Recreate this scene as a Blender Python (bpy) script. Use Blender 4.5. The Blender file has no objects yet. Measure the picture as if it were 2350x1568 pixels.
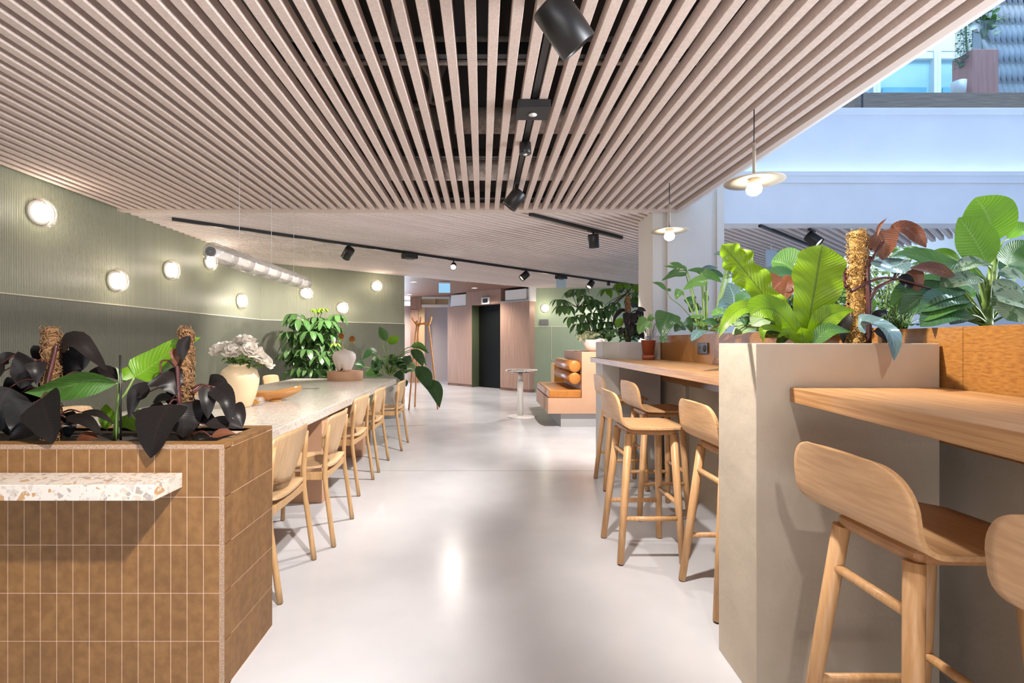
import bpy, bmesh, math, random
from mathutils import Vector, Matrix, Euler
PI = math.pi
sc = bpy.context.scene
COL = sc.collection
random.seed(11)
# ------------------------------------------------------------------ camera, world, lights, exposure
FPX, VX, VY, CH = 1144.0, 1107.0, 786.0, 1.25      # focal length and vanishing point in photo pixels, eye height
cam = bpy.data.cameras.new('camera')
cam.sensor_width = 36.0
cam.lens = FPX / 2350 * 36.0
cam.shift_x = (1175 - VX) / 2350
cam.shift_y = (VY - 784) / 2350
cam.clip_start = 0.02
camo = bpy.data.objects.new('camera', cam)
COL.objects.link(camo)
camo.location = (0, 0, CH)
camo.rotation_euler = (PI / 2, 0, 0)
sc.camera = camo
sc.view_settings.view_transform = 'Standard'
sc.view_settings.look = 'None'
sc.view_settings.gamma = 1
sc.view_settings.use_curve_mapping = False
sc.view_settings.exposure = 0.88
sc.cycles.use_denoising = True
sc.cycles.max_bounces = 7
sc.cycles.diffuse_bounces = 4
sc.cycles.glossy_bounces = 3
sc.cycles.transmission_bounces = 5
sc.cycles.transparent_max_bounces = 8
sc.cycles.caustics_reflective = False
sc.cycles.caustics_refractive = False
sc.cycles.sample_clamp_indirect = 4
sc.cycles.use_adaptive_sampling = True
sc.cycles.adaptive_threshold = 0.02
W = bpy.data.worlds.new('daylight')
sc.world = W
W.use_nodes = True
bg = W.node_tree.nodes['Background']
bg.inputs[0].default_value = (0.46, 0.66, 1.0, 1)
bg.inputs[1].default_value = 0.42

def lamp(kind, name, loc, target, power, color, size=0.05, angle=70, blend=0.6, sy=None, spread=180):
    l = bpy.data.lights.new(name, kind)
    l.energy = power
    l.color = color
    if kind == 'SPOT':
        l.spot_size = math.radians(angle)
        l.spot_blend = blend
        l.shadow_soft_size = size
    elif kind == 'AREA':
        l.shape = 'RECTANGLE'
        l.size = size
        l.size_y = sy or size
        l.spread = math.radians(spread)
    else:
        l.shadow_soft_size = size
    o = bpy.data.objects.new(name, l)
    COL.objects.link(o)
    o.location = loc
    d = Vector(target) - Vector(loc)
    o.rotation_euler = d.to_track_quat('-Z', 'Y').to_euler()
    return o
WARM = (1.0, 0.93, 0.86)
NEUT = (1.0, 0.90, 0.80)
# fill light added low behind the camera to lift the room and ceiling
lamp('AREA', 'front_fill', (-1.2, -3.5, 0.45), (-1.0, 1.0, 3.6), 85, (1.0, 0.95, 0.92), 4.8, sy=1.6)
# uplight added to brighten the slat ceiling, standing in for floor bounce
lamp('AREA', 'ceiling_fill', (6.8, 0.5, 0.30), (-1.0, 0.5, 2.75), 185, (0.93, 0.96, 1.0), 5.0, sy=2.0, spread=72)
# daylight from the corridor beyond the lift lobby
lamp('AREA', 'corridor_daylight', (-2.9, 16.3, 1.1), (0.4, 9.0, 2.3), 170, (0.72, 0.83, 1.0), 2.2, sy=2.2)
lamp('AREA', 'upper_gallery_fill', (8.2, 5.6, 9.6), (8.0, 8.6, 5.4), 270, (0.72, 0.93, 1.0), 4.0, sy=2.0)  # added fill, brightens the window wall of the upper gallery
# sky light that falls down the atrium
lamp('AREA', 'atrium_skylight', (5.2, 1.5, 7.6), (4.6, 4.2, 2.0), 85, (0.20, 0.44, 1.0), 5.0, sy=6.0)
SPOT_W = 1.0
# ------------------------------------------------------------------ helpers
def P(px, py, d):
    return Vector(((px - VX) / FPX * d, d, CH - (py - VY) / FPX * d))

def crspline(pts, n):
    pts = [Vector(p) for p in pts]
    if len(pts) == 2:
        return [pts[0].lerp(pts[1], i / n) for i in range(n + 1)]
    q = [pts[0] * 2 - pts[1]] + pts + [pts[-1] * 2 - pts[-2]]
    out = []
    m = len(pts) - 1
    for i in range(n + 1):
        t = i / n * m
        k = min(int(t), m - 1)
        t -= k
        a, b, c, d = q[k:k + 4]
        out.append(0.5 * ((2 * b) + (c - a) * t + (2 * a - 5 * b + 4 * c - d) * t * t + (3 * b - a - 3 * c + d) * t ** 3))
    return out

class MB:
    def __init__(s):
        s.v = []; s.f = []; s.sm = []; s.uv = {}; s.mi = []; s.cur = 0
    def add(s, vs, fs, smooth=False, uvs=None):
        b = len(s.v)
        s.v += [tuple(v) for v in vs]
        for f in fs:
            s.f.append(tuple(i + b for i in f)); s.sm.append(smooth); s.mi.append(s.cur)
        if uvs:
            for i, u in enumerate(uvs):
                s.uv[b + i] = u
        return s
    def box(s, x0, x1, y0, y1, z0, z1, M=None):
        vs = [Vector((x, y, z)) for z in (z0, z1) for y in (y0, y1) for x in (x0, x1)]
        if M: vs = [M @ v for v in vs]
        return s.add(vs, [(0, 2, 3, 1), (4, 5, 7, 6), (0, 1, 5, 4), (2, 6, 7, 3), (0, 4, 6, 2), (1, 3, 7, 5)])
    def prism(s, poly, z0, z1):
        n = len(poly)
        vs = [(x, y, z0) for x, y in poly] + [(x, y, z1) for x, y in poly]
        fs = [tuple(range(n))[::-1], tuple(range(n, 2 * n))]
        fs += [(i, (i + 1) % n, n + (i + 1) % n, n + i) for i in range(n)]
        return s.add(vs, fs)
    def tube(s, pts, r, n=8, caps=True, smooth=True, spline=0):
        pts = [Vector(p) for p in pts]
        if spline: pts = crspline(pts, spline)
        m = len(pts)
        rs = r if isinstance(r, (list, tuple)) else [r] * m
        if len(rs) != m:
            rs = [rs[0] + (rs[-1] - rs[0]) * i / (m - 1) for i in range(m)]
        up = None
        vs = []
        for i, p in enumerate(pts):
            t = (pts[min(i + 1, m - 1)] - pts[max(i - 1, 0)])
            t = t.normalized() if t.length > 1e-9 else Vector((0, 0, 1))
            if up is None:
                up = Vector((1, 0, 0)) if abs(t.x) < 0.9 else Vector((0, 1, 0))
            a = up - t * up.dot(t)
            a.normalize(); up = a
            b = t.cross(a)
            for k in range(n):
                th = 2 * PI * k / n
                vs.append(p + (a * math.cos(th) + b * math.sin(th)) * rs[i])
        fs = []
        for i in range(m - 1):
            for k in range(n):
                fs.append((i * n + k, i * n + (k + 1) % n, (i + 1) * n + (k + 1) % n, (i + 1) * n + k))
        s.add(vs, fs, smooth)
        if caps:
            b = len(s.v) - m * n
            s.f.append(tuple(b + k for k in range(n))[::-1]); s.sm.append(False); s.mi.append(s.cur)
            s.f.append(tuple(b + (m - 1) * n + k for k in range(n))); s.sm.append(False); s.mi.append(s.cur)
        return s
    def lathe(s, prof, c=(0, 0, 0), n=32, M=None, smooth=True, closed=False):
        vs = []
        for r, z in prof:
            for k in range(n):
                th = 2 * PI * k / n
                v = Vector((r * math.cos(th), r * math.sin(th), z))
                if M: v = M @ v
                vs.append(v + Vector(c))
        m = len(prof)
        fs = []
        for i in range(m - 1 + (1 if closed else 0)):
            j = (i + 1) % m
            for k in range(n):
                fs.append((i * n + k, i * n + (k + 1) % n, j * n + (k + 1) % n, j * n + k))
        s.add(vs, fs, smooth)
        if not closed:
            b = len(s.v) - m * n
            if prof[0][0] > 1e-6: s.f.append(tuple(b + k for k in range(n))[::-1]); s.sm.append(False); s.mi.append(s.cur)
            if prof[-1][0] > 1e-6: s.f.append(tuple(b + (m - 1) * n + k for k in range(n))); s.sm.append(False); s.mi.append(s.cur)
        return s
    def sheet(s, g, th):
        nu, nv = len(g), len(g[0])
        g = [[Vector(p) for p in row] for row in g]
        A, B = [], []
        for i in range(nu):
            for j in range(nv):
                du = g[min(i + 1, nu - 1)][j] - g[max(i - 1, 0)][j]
                dv = g[i][min(j + 1, nv - 1)] - g[i][max(j - 1, 0)]
                nrm = du.cross(dv)
                if nrm.length < 1e-12: nrm = Vector((0, 0, 1))
                nrm.normalize()
                A.append(g[i][j] + nrm * th / 2); B.append(g[i][j] - nrm * th / 2)
        N = nu * nv
        fs = []
        ix = lambda i, j: i * nv + j
        for i in range(nu - 1):
            for j in range(nv - 1):
                fs.append((ix(i, j), ix(i + 1, j), ix(i + 1, j + 1), ix(i, j + 1)))
                fs.append((N + ix(i, j), N + ix(i, j + 1), N + ix(i + 1, j + 1), N + ix(i + 1, j)))
        ring = [ix(i, 0) for i in range(nu)] + [ix(nu - 1, j) for j in range(1, nv)] + [ix(i, nv - 1) for i in range(nu - 2, -1, -1)] + [ix(0, j) for j in range(nv - 2, 0, -1)]
        rf = []
        for k in range(len(ring)):
            a, b = ring[k], ring[(k + 1) % len(ring)]
            rf.append((a, b, N + b, N + a))
        s.add(A + B, fs, True)
        b0 = len(s.v) - 2 * N
        for f in rf:
            s.f.append(tuple(i + b0 for i in f)); s.sm.append(False); s.mi.append(s.cur)
        return s
    def leaf(s, pts, w, hint, prof='ellip', fold=0.15, wave=0.0, wf=5.0, n=12, ph=0.0, m=2, tw=0.0):
        c = crspline(pts, n)
        hint = Vector(hint)
        vs, uvs, fs = [], [], []
        cols = 2 * m + 1
        for i in range(n + 1):
            t = i / n
            tg = (c[min(i + 1, n)] - c[max(i - 1, 0)]).normalized()
            cr = hint.cross(tg)
            if cr.length < 1e-4: cr = Vector((1, 0, 0)).cross(tg)
            cr.normalize()
            if tw: cr = Matrix.Rotation(tw * t, 3, tg) @ cr
            nr = tg.cross(cr)
            ww = w * max(PROF[prof](t), 0.012)
            for k in range(cols):
                u = (k - m) / m
                off = fold * abs(u) * ww + wave * w * math.sin(wf * 2 * PI * t + ph + (0.9 if u > 0 else 0)) * u * u * min(1, 3 * (1 - t) + .1)
                vs.append(c[i] + cr * (u * ww) + nr * off)
                uvs.append(((u + 1) / 2, t))
        for i in range(n):
            for k in range(cols - 1):
                fs.append((i * cols + k, i * cols + k + 1, (i + 1) * cols + k + 1, (i + 1) * cols + k))
        return s.add(vs, fs, True, uvs)

PROF = {
    'ellip': lambda t: math.sin(PI * min(1, t * 0.985 + .01)) ** 0.75,
    'lance': lambda t: math.sin(PI * t ** 0.8) ** 1.0,
    'heart': lambda t: (min(1, t / 0.12)) ** 0.5 * math.cos(PI / 2 * max(0, (t - 0.12) / 0.88)) ** 0.8 * (0.88 + 0.12 * math.sin(PI * min(1, t * 2))),
    'strap': lambda t: 0.22 + 0.78 * math.sin(PI / 2 * min(1, t / 0.55)) ** 1.4 if t < 0.62 else max(0, math.cos(PI / 2 * ((t - 0.62) / 0.38) ** 1.7)) ** 0.8,
    'obov': lambda t: math.sin(PI * t ** 1.35) ** 0.8,
    'grass': lambda t: (1 - t) ** 0.6,
    'petal': lambda t: math.sin(PI * (0.08 + 0.84 * t) ** 1.3) ** 0.7,
}

def root_off(o):
    x = Vector((0, 0, 0))
    while o is not None:
        x += o.location; o = o.parent
    return x

def build(name, mb, mat, parent=None, bevel=0, seg=2, world=True, closed=True, sub=0):
    me = bpy.data.meshes.new(name)
    off = root_off(parent) if (parent is not None and world) else Vector((0, 0, 0))
    me.from_pydata([(v[0] - off.x, v[1] - off.y, v[2] - off.z) for v in mb.v], [], mb.f)
    me.polygons.foreach_set('use_smooth', mb.sm)
    mats = mat if isinstance(mat, (list, tuple)) else [mat]
    for m in mats: me.materials.append(m)
    if len(mats) > 1: me.polygons.foreach_set('material_index', mb.mi)
    if mb.uv:
        ul = me.uv_layers.new(name='UVMap')
        for l in me.loops:
            ul.data[l.index].uv = mb.uv.get(l.vertex_index, (0.5, 0.5))
    if closed:
        b = bmesh.new(); b.from_mesh(me)
        bmesh.ops.recalc_face_normals(b, faces=b.faces)
        b.to_mesh(me); b.free()
    me.update()
    o = bpy.data.objects.new(name, me)
    COL.objects.link(o)
    if parent is not None: o.parent = parent
    if bevel:
        m = o.modifiers.new('bevel', 'BEVEL'); m.width = bevel; m.segments = seg; m.limit_method = 'ANGLE'; m.angle_limit = math.radians(40)
    if sub:
        m = o.modifiers.new('sub', 'SUBSURF'); m.levels = sub; m.render_levels = sub
    return o

def tag(o, label, cat, group=None, kind=None):
    o['label'] = label; o['category'] = cat
    if group: o['group'] = group
    if kind: o['kind'] = kind
    return o
def thing(name, label, cat, loc=(0, 0, 0), rz=0, group=None):
    o = bpy.data.objects.new(name, None)
    COL.objects.link(o)
    o.empty_display_size = 0.1
    o.location = loc; o.rotation_euler = (0, 0, rz)
    return tag(o, label, cat, group)
def struct(name, mb, mat, parent=None, **k):
    o = build(name, mb, mat, parent, **k)
    o['kind'] = 'structure'
    return o
def kids(o):
    return [c for c in COL.objects if c.parent is o]
def dup(root, loc, rz, label=None, group=None):
    def cp(o, par):
        c = o.copy(); COL.objects.link(c)
        if par is not None: c.parent = par
        for ch in kids(o): cp(ch, c)
        return c
    r = cp(root, None)
    r.location = loc; r.rotation_euler = (0, 0, rz)
    if label: r['label'] = label
    if group: r['group'] = group
    return r
# ------------------------------------------------------------------ materials
def nodes(name):
    m = bpy.data.materials.new(name); m.use_nodes = True
    nt = m.node_tree
    return m, nt, nt.nodes['Principled BSDF'], nt.nodes['Material Output']
def mk(name, c1, c2=None, sc_=(1, 1, 1), ns=5, rough=.5, metal=0, bump=0, bs=60, detail=4, island=0, coat=0, spec=.5, lo=.35, hi=.65, bsc=None):
    m, nt, b, out = nodes(name)
    b.inputs['Roughness'].default_value = rough
    b.inputs['Metallic'].default_value = metal
    b.inputs['Specular IOR Level'].default_value = spec
    b.inputs['Coat Weight'].default_value = coat
    b.inputs['Base Color'].default_value = (*c1, 1)
    tc = nt.nodes.new('ShaderNodeTexCoord')
    src = None
    if c2 is not None:
        mp = nt.nodes.new('ShaderNodeMapping'); mp.inputs['Scale'].default_value = sc_
        nt.links.new(tc.outputs['Object'], mp.inputs[0])
        no = nt.nodes.new('ShaderNodeTexNoise'); no.inputs['Scale'].default_value = ns; no.inputs['Detail'].default_value = detail
        nt.links.new(mp.outputs[0], no.inputs['Vector'])
        rp = nt.nodes.new('ShaderNodeValToRGB')
        rp.color_ramp.elements[0].position = lo; rp.color_ramp.elements[0].color = (*c1, 1)
        rp.color_ramp.elements[1].position = hi; rp.color_ramp.elements[1].color = (*c2, 1)
        nt.links.new(no.outputs['Fac'], rp.inputs[0])
        src = rp.outputs[0]
    if island:
        ge = nt.nodes.new('ShaderNodeNewGeometry')
        mr = nt.nodes.new('ShaderNodeMapRange'); mr.inputs['To Min'].default_value = 1 - island; mr.inputs['To Max'].default_value = 1 + island
        nt.links.new(ge.outputs['Random Per Island'], mr.inputs[0])
        mx = nt.nodes.new('ShaderNodeVectorMath'); mx.operation = 'SCALE'
        if src is None: mx.inputs[0].default_value = c1
        else: nt.links.new(src, mx.inputs[0])
        nt.links.new(mr.outputs[0], mx.inputs['Scale'])
        src = mx.outputs[0]
    if src is not None: nt.links.new(src, b.inputs['Base Color'])
    if bump:
        n2 = nt.nodes.new('ShaderNodeTexNoise'); n2.inputs['Scale'].default_value = bs; n2.inputs['Detail'].default_value = 5
        if bsc:
            m2 = nt.nodes.new('ShaderNodeMapping'); m2.inputs['Scale'].default_value = bsc
            nt.links.new(tc.outputs['Object'], m2.inputs[0]); nt.links.new(m2.outputs[0], n2.inputs['Vector'])
        else:
            nt.links.new(tc.outputs['Object'], n2.inputs['Vector'])
        bp = nt.nodes.new('ShaderNodeBump'); bp.inputs['Strength'].default_value = bump; bp.inputs['Distance'].default_value = .01
        nt.links.new(n2.outputs['Fac'], bp.inputs['Height']); nt.links.new(bp.outputs[0], b.inputs['Normal'])
    return m
def emit(name, col, s):
    m, nt, b, out = nodes(name)
    b.inputs['Base Color'].default_value = (*col, 1)
    b.inputs['Emission Color'].default_value = (*col, 1)
    b.inputs['Emission Strength'].default_value = s
    return m
def glassy(name, tint=(1, 1, 1), rough=.02, base=.06, edge=.75, noise=0, milk=0):
    # thin glass: see-through face on, mirror-like at grazing angles
    m, nt, b, out = nodes(name)
    nt.nodes.remove(b)
    tr = nt.nodes.new('ShaderNodeBsdfTransparent'); tr.inputs[0].default_value = (*tint, 1)
    gl = nt.nodes.new('ShaderNodeBsdfGlossy'); gl.inputs['Roughness'].default_value = rough
    lw = nt.nodes.new('ShaderNodeLayerWeight'); lw.inputs[0].default_value = .25
    mr = nt.nodes.new('ShaderNodeMapRange'); mr.inputs['To Min'].default_value = base; mr.inputs['To Max'].default_value = edge
    nt.links.new(lw.outputs['Facing'], mr.inputs[0])
    mx = nt.nodes.new('ShaderNodeMixShader')
    nt.links.new(mr.outputs[0], mx.inputs[0]); nt.links.new(tr.outputs[0], mx.inputs[1]); nt.links.new(gl.outputs[0], mx.inputs[2])
    last = mx
    if milk:
        df = nt.nodes.new('ShaderNodeBsdfDiffuse'); df.inputs[0].default_value = (*tint, 1)
        m2 = nt.nodes.new('ShaderNodeMixShader'); m2.inputs[0].default_value = milk
        nt.links.new(mx.outputs[0], m2.inputs[1]); nt.links.new(df.outputs[0], m2.inputs[2]); last = m2
    if noise:
        no = nt.nodes.new('ShaderNodeTexNoise'); no.inputs['Scale'].default_value = 90
        tc = nt.nodes.new('ShaderNodeTexCoord'); nt.links.new(tc.outputs['Object'], no.inputs['Vector'])
        bp = nt.nodes.new('ShaderNodeBump'); bp.inputs['Strength'].default_value = noise
        nt.links.new(no.outputs['Fac'], bp.inputs['Height']); nt.links.new(bp.outputs[0], gl.inputs['Normal'])
    nt.links.new(last.outputs[0], out.inputs[0])
    return m
def terrazzo(name, base, chips, scale, amount=.45):
    m, nt, b, out = nodes(name)
    tc = nt.nodes.new('ShaderNodeTexCoord')
    col = None
    for i, (s, am) in enumerate(((scale, amount), (scale * 2.7, amount * .9))):
        vo = nt.nodes.new('ShaderNodeTexVoronoi'); vo.inputs['Scale'].default_value = s; vo.inputs['Randomness'].default_value = 1
        ve = nt.nodes.new('ShaderNodeTexVoronoi'); ve.feature = 'DISTANCE_TO_EDGE'; ve.inputs['Scale'].default_value = s
        nt.links.new(tc.outputs['Object'], vo.inputs['Vector']); nt.links.new(tc.outputs['Object'], ve.inputs['Vector'])
        sp = nt.nodes.new('ShaderNodeSeparateColor'); nt.links.new(vo.outputs['Color'], sp.inputs[0])
        rp = nt.nodes.new('ShaderNodeValToRGB'); rp.color_ramp.interpolation = 'CONSTANT'
        els = rp.color_ramp.elements
        while len(els) < len(chips): els.new(.5)
        for k, c in enumerate(chips):
            els[k].position = k / len(chips); els[k].color = (*c, 1)
        nt.links.new(sp.outputs[0], rp.inputs[0])
        lt = nt.nodes.new('ShaderNodeMath'); lt.operation = 'LESS_THAN'; lt.inputs[1].default_value = am
        nt.links.new(sp.outputs[1], lt.inputs[0])
        gt = nt.nodes.new('ShaderNodeMath'); gt.operation = 'GREATER_THAN'; gt.inputs[1].default_value = .09
        nt.links.new(ve.outputs['Distance'], gt.inputs[0])
        mu = nt.nodes.new('ShaderNodeMath'); mu.operation = 'MULTIPLY'
        nt.links.new(lt.outputs[0], mu.inputs[0]); nt.links.new(gt.outputs[0], mu.inputs[1])
        mx = nt.nodes.new('ShaderNodeMix'); mx.data_type = 'RGBA'
        nt.links.new(mu.outputs[0], mx.inputs['Factor'])
        if col is None: mx.inputs[6].default_value = (*base, 1)
        else: nt.links.new(col, mx.inputs[6])
        nt.links.new(rp.outputs[0], mx.inputs[7])
        col = mx.outputs[2]
    nt.links.new(col, b.inputs['Base Color'])
    b.inputs['Roughness'].default_value = .25
    return m
def fluted(name, c, pitch, strength, rough=.45):
    m, nt, b, out = nodes(name)
    tc = nt.nodes.new('ShaderNodeTexCoord')
    sx = nt.nodes.new('ShaderNodeSeparateXYZ'); nt.links.new(tc.outputs['Object'], sx.inputs[0])
    mu = nt.nodes.new('ShaderNodeMath'); mu.operation = 'MULTIPLY'; mu.inputs[1].default_value = 2 * PI / pitch
    nt.links.new(sx.outputs[0], mu.inputs[0])
    si = nt.nodes.new('ShaderNodeMath'); si.operation = 'SINE'; nt.links.new(mu.outputs[0], si.inputs[0])
    bp = nt.nodes.new('ShaderNodeBump'); bp.inputs['Strength'].default_value = strength; bp.inputs['Distance'].default_value = pitch * .22
    nt.links.new(si.outputs[0], bp.inputs['Height']); nt.links.new(bp.outputs[0], b.inputs['Normal'])
    no = nt.nodes.new('ShaderNodeTexNoise'); no.inputs['Scale'].default_value = 2.5
    nt.links.new(tc.outputs['Object'], no.inputs['Vector'])
    rp = nt.nodes.new('ShaderNodeValToRGB')
    rp.color_ramp.elements[0].color = (*[x * .94 for x in c], 1); rp.color_ramp.elements[1].color = (*[x * 1.06 for x in c], 1)
    nt.links.new(no.outputs['Fac'], rp.inputs[0]); nt.links.new(rp.outputs[0], b.inputs['Base Color'])
    b.inputs['Roughness'].default_value = rough
    return m
def leafmat(name, c1, c2, vein, rough=.35, trans=.3, nv=9, coat=0.0, spots=None, bmp=.3, spec=.5):
    m, nt, b, out = nodes(name)
    uv = nt.nodes.new('ShaderNodeUVMap')
    sx = nt.nodes.new('ShaderNodeSeparateXYZ'); nt.links.new(uv.outputs[0], sx.inputs[0])
    def M(op, a, bb=None):
        n = nt.nodes.new('ShaderNodeMath'); n.operation = op
        for k, x in enumerate((a, bb)):
            if x is None: continue
            if isinstance(x, (int, float)): n.inputs[k].default_value = x
            else: nt.links.new(x, n.inputs[k])
        return n.outputs[0]
    au = M('ABSOLUTE', M('SUBTRACT', sx.outputs[0], .5))
    ph = M('MULTIPLY', M('SUBTRACT', sx.outputs[1], M('MULTIPLY', au, .35)), nv * 2 * PI)
    sn = M('SINE', ph)
    veinm = M('GREATER_THAN', sn, .93)
    mid = M('LESS_THAN', au, .022)
    mask = M('MAXIMUM', M('MULTIPLY', veinm, .35), M('MULTIPLY', mid, .8))
    ge = nt.nodes.new('ShaderNodeNewGeometry')
    tc = nt.nodes.new('ShaderNodeTexCoord')
    no = nt.nodes.new('ShaderNodeTexNoise'); no.inputs['Scale'].default_value = 14
    nt.links.new(tc.outputs['Object'], no.inputs['Vector'])
    fac = M('ADD', M('MULTIPLY', ge.outputs['Random Per Island'], .6), M('MULTIPLY', no.outputs['Fac'], .4))
    mx = nt.nodes.new('ShaderNodeMix'); mx.data_type = 'RGBA'
    mx.inputs[6].default_value = (*c1, 1); mx.inputs[7].default_value = (*c2, 1)
    nt.links.new(fac, mx.inputs['Factor'])
    col = mx.outputs[2]
    if spots:
        n3 = nt.nodes.new('ShaderNodeTexNoise'); n3.inputs['Scale'].default_value = 45; n3.inputs['Detail'].default_value = 3
        mp = nt.nodes.new('ShaderNodeMapping'); mp.inputs['Scale'].default_value = (1, 1, .5)
        nt.links.new(tc.outputs['Object'], mp.inputs[0]); nt.links.new(mp.outputs[0], n3.inputs['Vector'])
        g = M('GREATER_THAN', n3.outputs['Fac'], .56)
        m3 = nt.nodes.new('ShaderNodeMix'); m3.data_type = 'RGBA'; m3.inputs[7].default_value = (*spots, 1)
        nt.links.new(M('MULTIPLY', g, .8), m3.inputs['Factor']); nt.links.new(col, m3.inputs[6]); col = m3.outputs[2]
    m2 = nt.nodes.new('ShaderNodeMix'); m2.data_type = 'RGBA'; m2.inputs[7].default_value = (*vein, 1)
    nt.links.new(mask, m2.inputs['Factor']); nt.links.new(col, m2.inputs[6])
    nt.links.new(m2.outputs[2], b.inputs['Base Color'])
    b.inputs['Roughness'].default_value = rough
    b.inputs['Coat Weight'].default_value = coat
    b.inputs['Specular IOR Level'].default_value = spec
    bp = nt.nodes.new('ShaderNodeBump'); bp.inputs['Strength'].default_value = bmp; bp.inputs['Distance'].default_value = .003
    nt.links.new(M('ABSOLUTE', sn), bp.inputs['Height']); nt.links.new(bp.outputs[0], b.inputs['Normal'])
    if trans:
        tl = nt.nodes.new('ShaderNodeBsdfTranslucent'); nt.links.new(m2.outputs[2], tl.inputs[0])
        ms = nt.nodes.new('ShaderNodeMixShader'); ms.inputs[0].default_value = trans
        nt.links.new(b.outputs[0], ms.inputs[1]); nt.links.new(tl.outputs[0], ms.inputs[2]); nt.links.new(ms.outputs[0], out.inputs[0])
    return m

M_ = {}
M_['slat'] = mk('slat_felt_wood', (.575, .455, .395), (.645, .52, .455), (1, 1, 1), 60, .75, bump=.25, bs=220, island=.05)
M_['slatfar'] = mk('slat_felt_wood_lit', (.72, .61, .555), (.78, .67, .61), (1, 1, 1), 60, .75, bump=.25, bs=220, island=.05)  # same felt as the near slats, extra light on them put into the colour
M_['trimwood'] = mk('ceiling_trim', (.62, .50, .435), rough=.7)
M_['void'] = mk('dark_void_paint', (.035, .028, .024), (.06, .048, .04), ns=2, rough=.9)
M_['black'] = mk('black_metal', (.012, .011, .011), rough=.38)
M_['blackmatt'] = mk('black_matt_plastic', (.02, .019, .018), rough=.6)
M_['foil'] = mk('silver_foil', (.50, .42, .36), (.85, .76, .68), ns=18, rough=.4, metal=.35, bump=.9, bs=40)
M_['duct'] = mk('grey_duct', (.10, .085, .075), (.16, .14, .12), ns=4, rough=.6)
M_['cable'] = mk('grey_cable', (.22, .19, .16), rough=.6)
M_['floor'] = mk('polished_concrete', (.49, .495, .525), (.56, .565, .595), (1, 1, 1), 1.6, .24, bump=.03, bs=9, detail=8)
M_['walltop'] = fluted('fluted_sage_upper', (.32, .33, .235), .0145, .9)
M_['walllow'] = fluted('fluted_sage_lower', (.15, .155, .115), .0145, .9, .38)
M_['sage'] = fluted('sage_panel_upper', (.44, .53, .36), .05, .12)
M_['sagelow'] = fluted('sage_panel_lower', (.35, .42, .285), .05, .12)
M_['cream'] = mk('cream_strip', (.75, .70, .55), rough=.5)
M_['white'] = mk('white_plaster', (.78, .78, .79), (.82, .82, .83), ns=2, rough=.7)
M_['whitemetal'] = mk('white_metal', (.82, .80, .77), rough=.4)
M_['colbeige'] = mk('column_paint', (.66, .61, .54), (.70, .65, .58), ns=2, rough=.7)
M_['lilac'] = mk('lilac_grey_wall', (.50, .47, .52), (.54, .51, .56), ns=2, rough=.6)
M_['tile'] = mk('ochre_tile', (.165, .077, .022), (.215, .108, .034), (1, 1, 1), 30, .55, bump=.15, bs=300, island=.10)
M_['tileedge'] = mk('speckled_tile_edge', (.24, .15, .095), (.46, .33, .24), (1, 1, 1), 260, .8, bump=.5, bs=300, detail=2)
M_['grout'] = mk('pink_grout', (.66, .47, .36), rough=.85)
M_['soil'] = mk('dark_soil', (.018, .014, .012), (.05, .038, .03), ns=60, rough=.95, bump=1, bs=90)
M_['terrz'] = terrazzo('terrazzo_shelf', (.62, .57, .52), ((.46, .42, .39), (.52, .45, .37), (.58, .54, .50), (.36, .32, .29), (.56, .52, .48), (.50, .44, .40), (.44, .27, .14), (.60, .56, .52)), 28, .5)
M_['terrt'] = terrazzo('terrazzo_table', (.64, .585, .53), ((.47, .42, .38), (.53, .47, .41), (.66, .62, .58), (.55, .51, .47)), 45, .5)
M_['terrw'] = terrazzo('terrazzo_round_top', (.82, .79, .76), ((.05, .05, .05), (.25, .14, .1), (.6, .58, .56)), 26, .25)
M_['peach'] = mk('peach_plaster', (.52, .30, .185), (.56, .33, .205), ns=3, rough=.7)
M_['greybase'] = mk('grey_plinth', (.40, .39, .38), rough=.7)
M_['plaster'] = mk('beige_plaster', (.42, .355, .275), (.47, .40, .315), ns=3.5, rough=.72, bump=.6, bs=9, detail=8)
M_['greyplanter'] = mk('grey_plaster', (.47, .445, .42), (.51, .485, .46), ns=3, rough=.7)
M_['oak'] = mk('stool_oak', (.49, .265, .11), (.60, .35, .165), (14, 14, .8), 6, .42, bump=.05, bs=40, bsc=(12, 12, 1))
M_['oakply'] = mk('stool_veneer', (.52, .295, .14), (.63, .38, .19), (1.6, 16, 16), 5, .4)
M_['ash'] = mk('chair_ash', (.45, .265, .115), (.55, .345, .165), (12, 12, .9), 6, .42)
M_['ashply'] = mk('chair_veneer', (.50, .32, .165), (.60, .405, .23), (14, 2, 1.6), 5, .42)
M_['oakend'] = mk('stool_frame_oak', (.33, .155, .06), (.42, .21, .085), (3, 20, 3), 5, .5)
M_['bamboo'] = mk('bamboo_counter', (.33, .155, .058), (.49, .27, .115), (34, 1.0, 34), 3, .42, lo=.34, hi=.66, spec=.35)
M_['ply'] = mk('orange_ply', (.21, .08, .016), (.38, .175, .038), (6, 1.3, 26), 6, .42, lo=.3, hi=.72, detail=8)
M_['elevwood'] = mk('elevator_veneer', (.34, .20, .14), (.47, .30, .22), (26, 26, .5), 3, .5)
M_['brownceil'] = mk('brown_plank_ceiling', (.17, .085, .055), (.26, .14, .095), (1.0, 14, 1), 3, .5)
M_['doorbeige'] = mk('beige_door', (.72, .63, .60), rough=.55)
M_['jamb'] = mk('pine_jamb', (.62, .44, .26), rough=.5)
M_['greenjamb'] = mk('dark_green_reveal', (.085, .11, .06), rough=.5)
M_['blackdoor'] = mk('black_lift_door', (.006, .007, .006), rough=.5, spec=.25)
M_['leather'] = mk('tan_leather', (.42, .15, .025), (.49, .19, .038), ns=9, rough=.32, bump=.1, bs=200)
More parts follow.
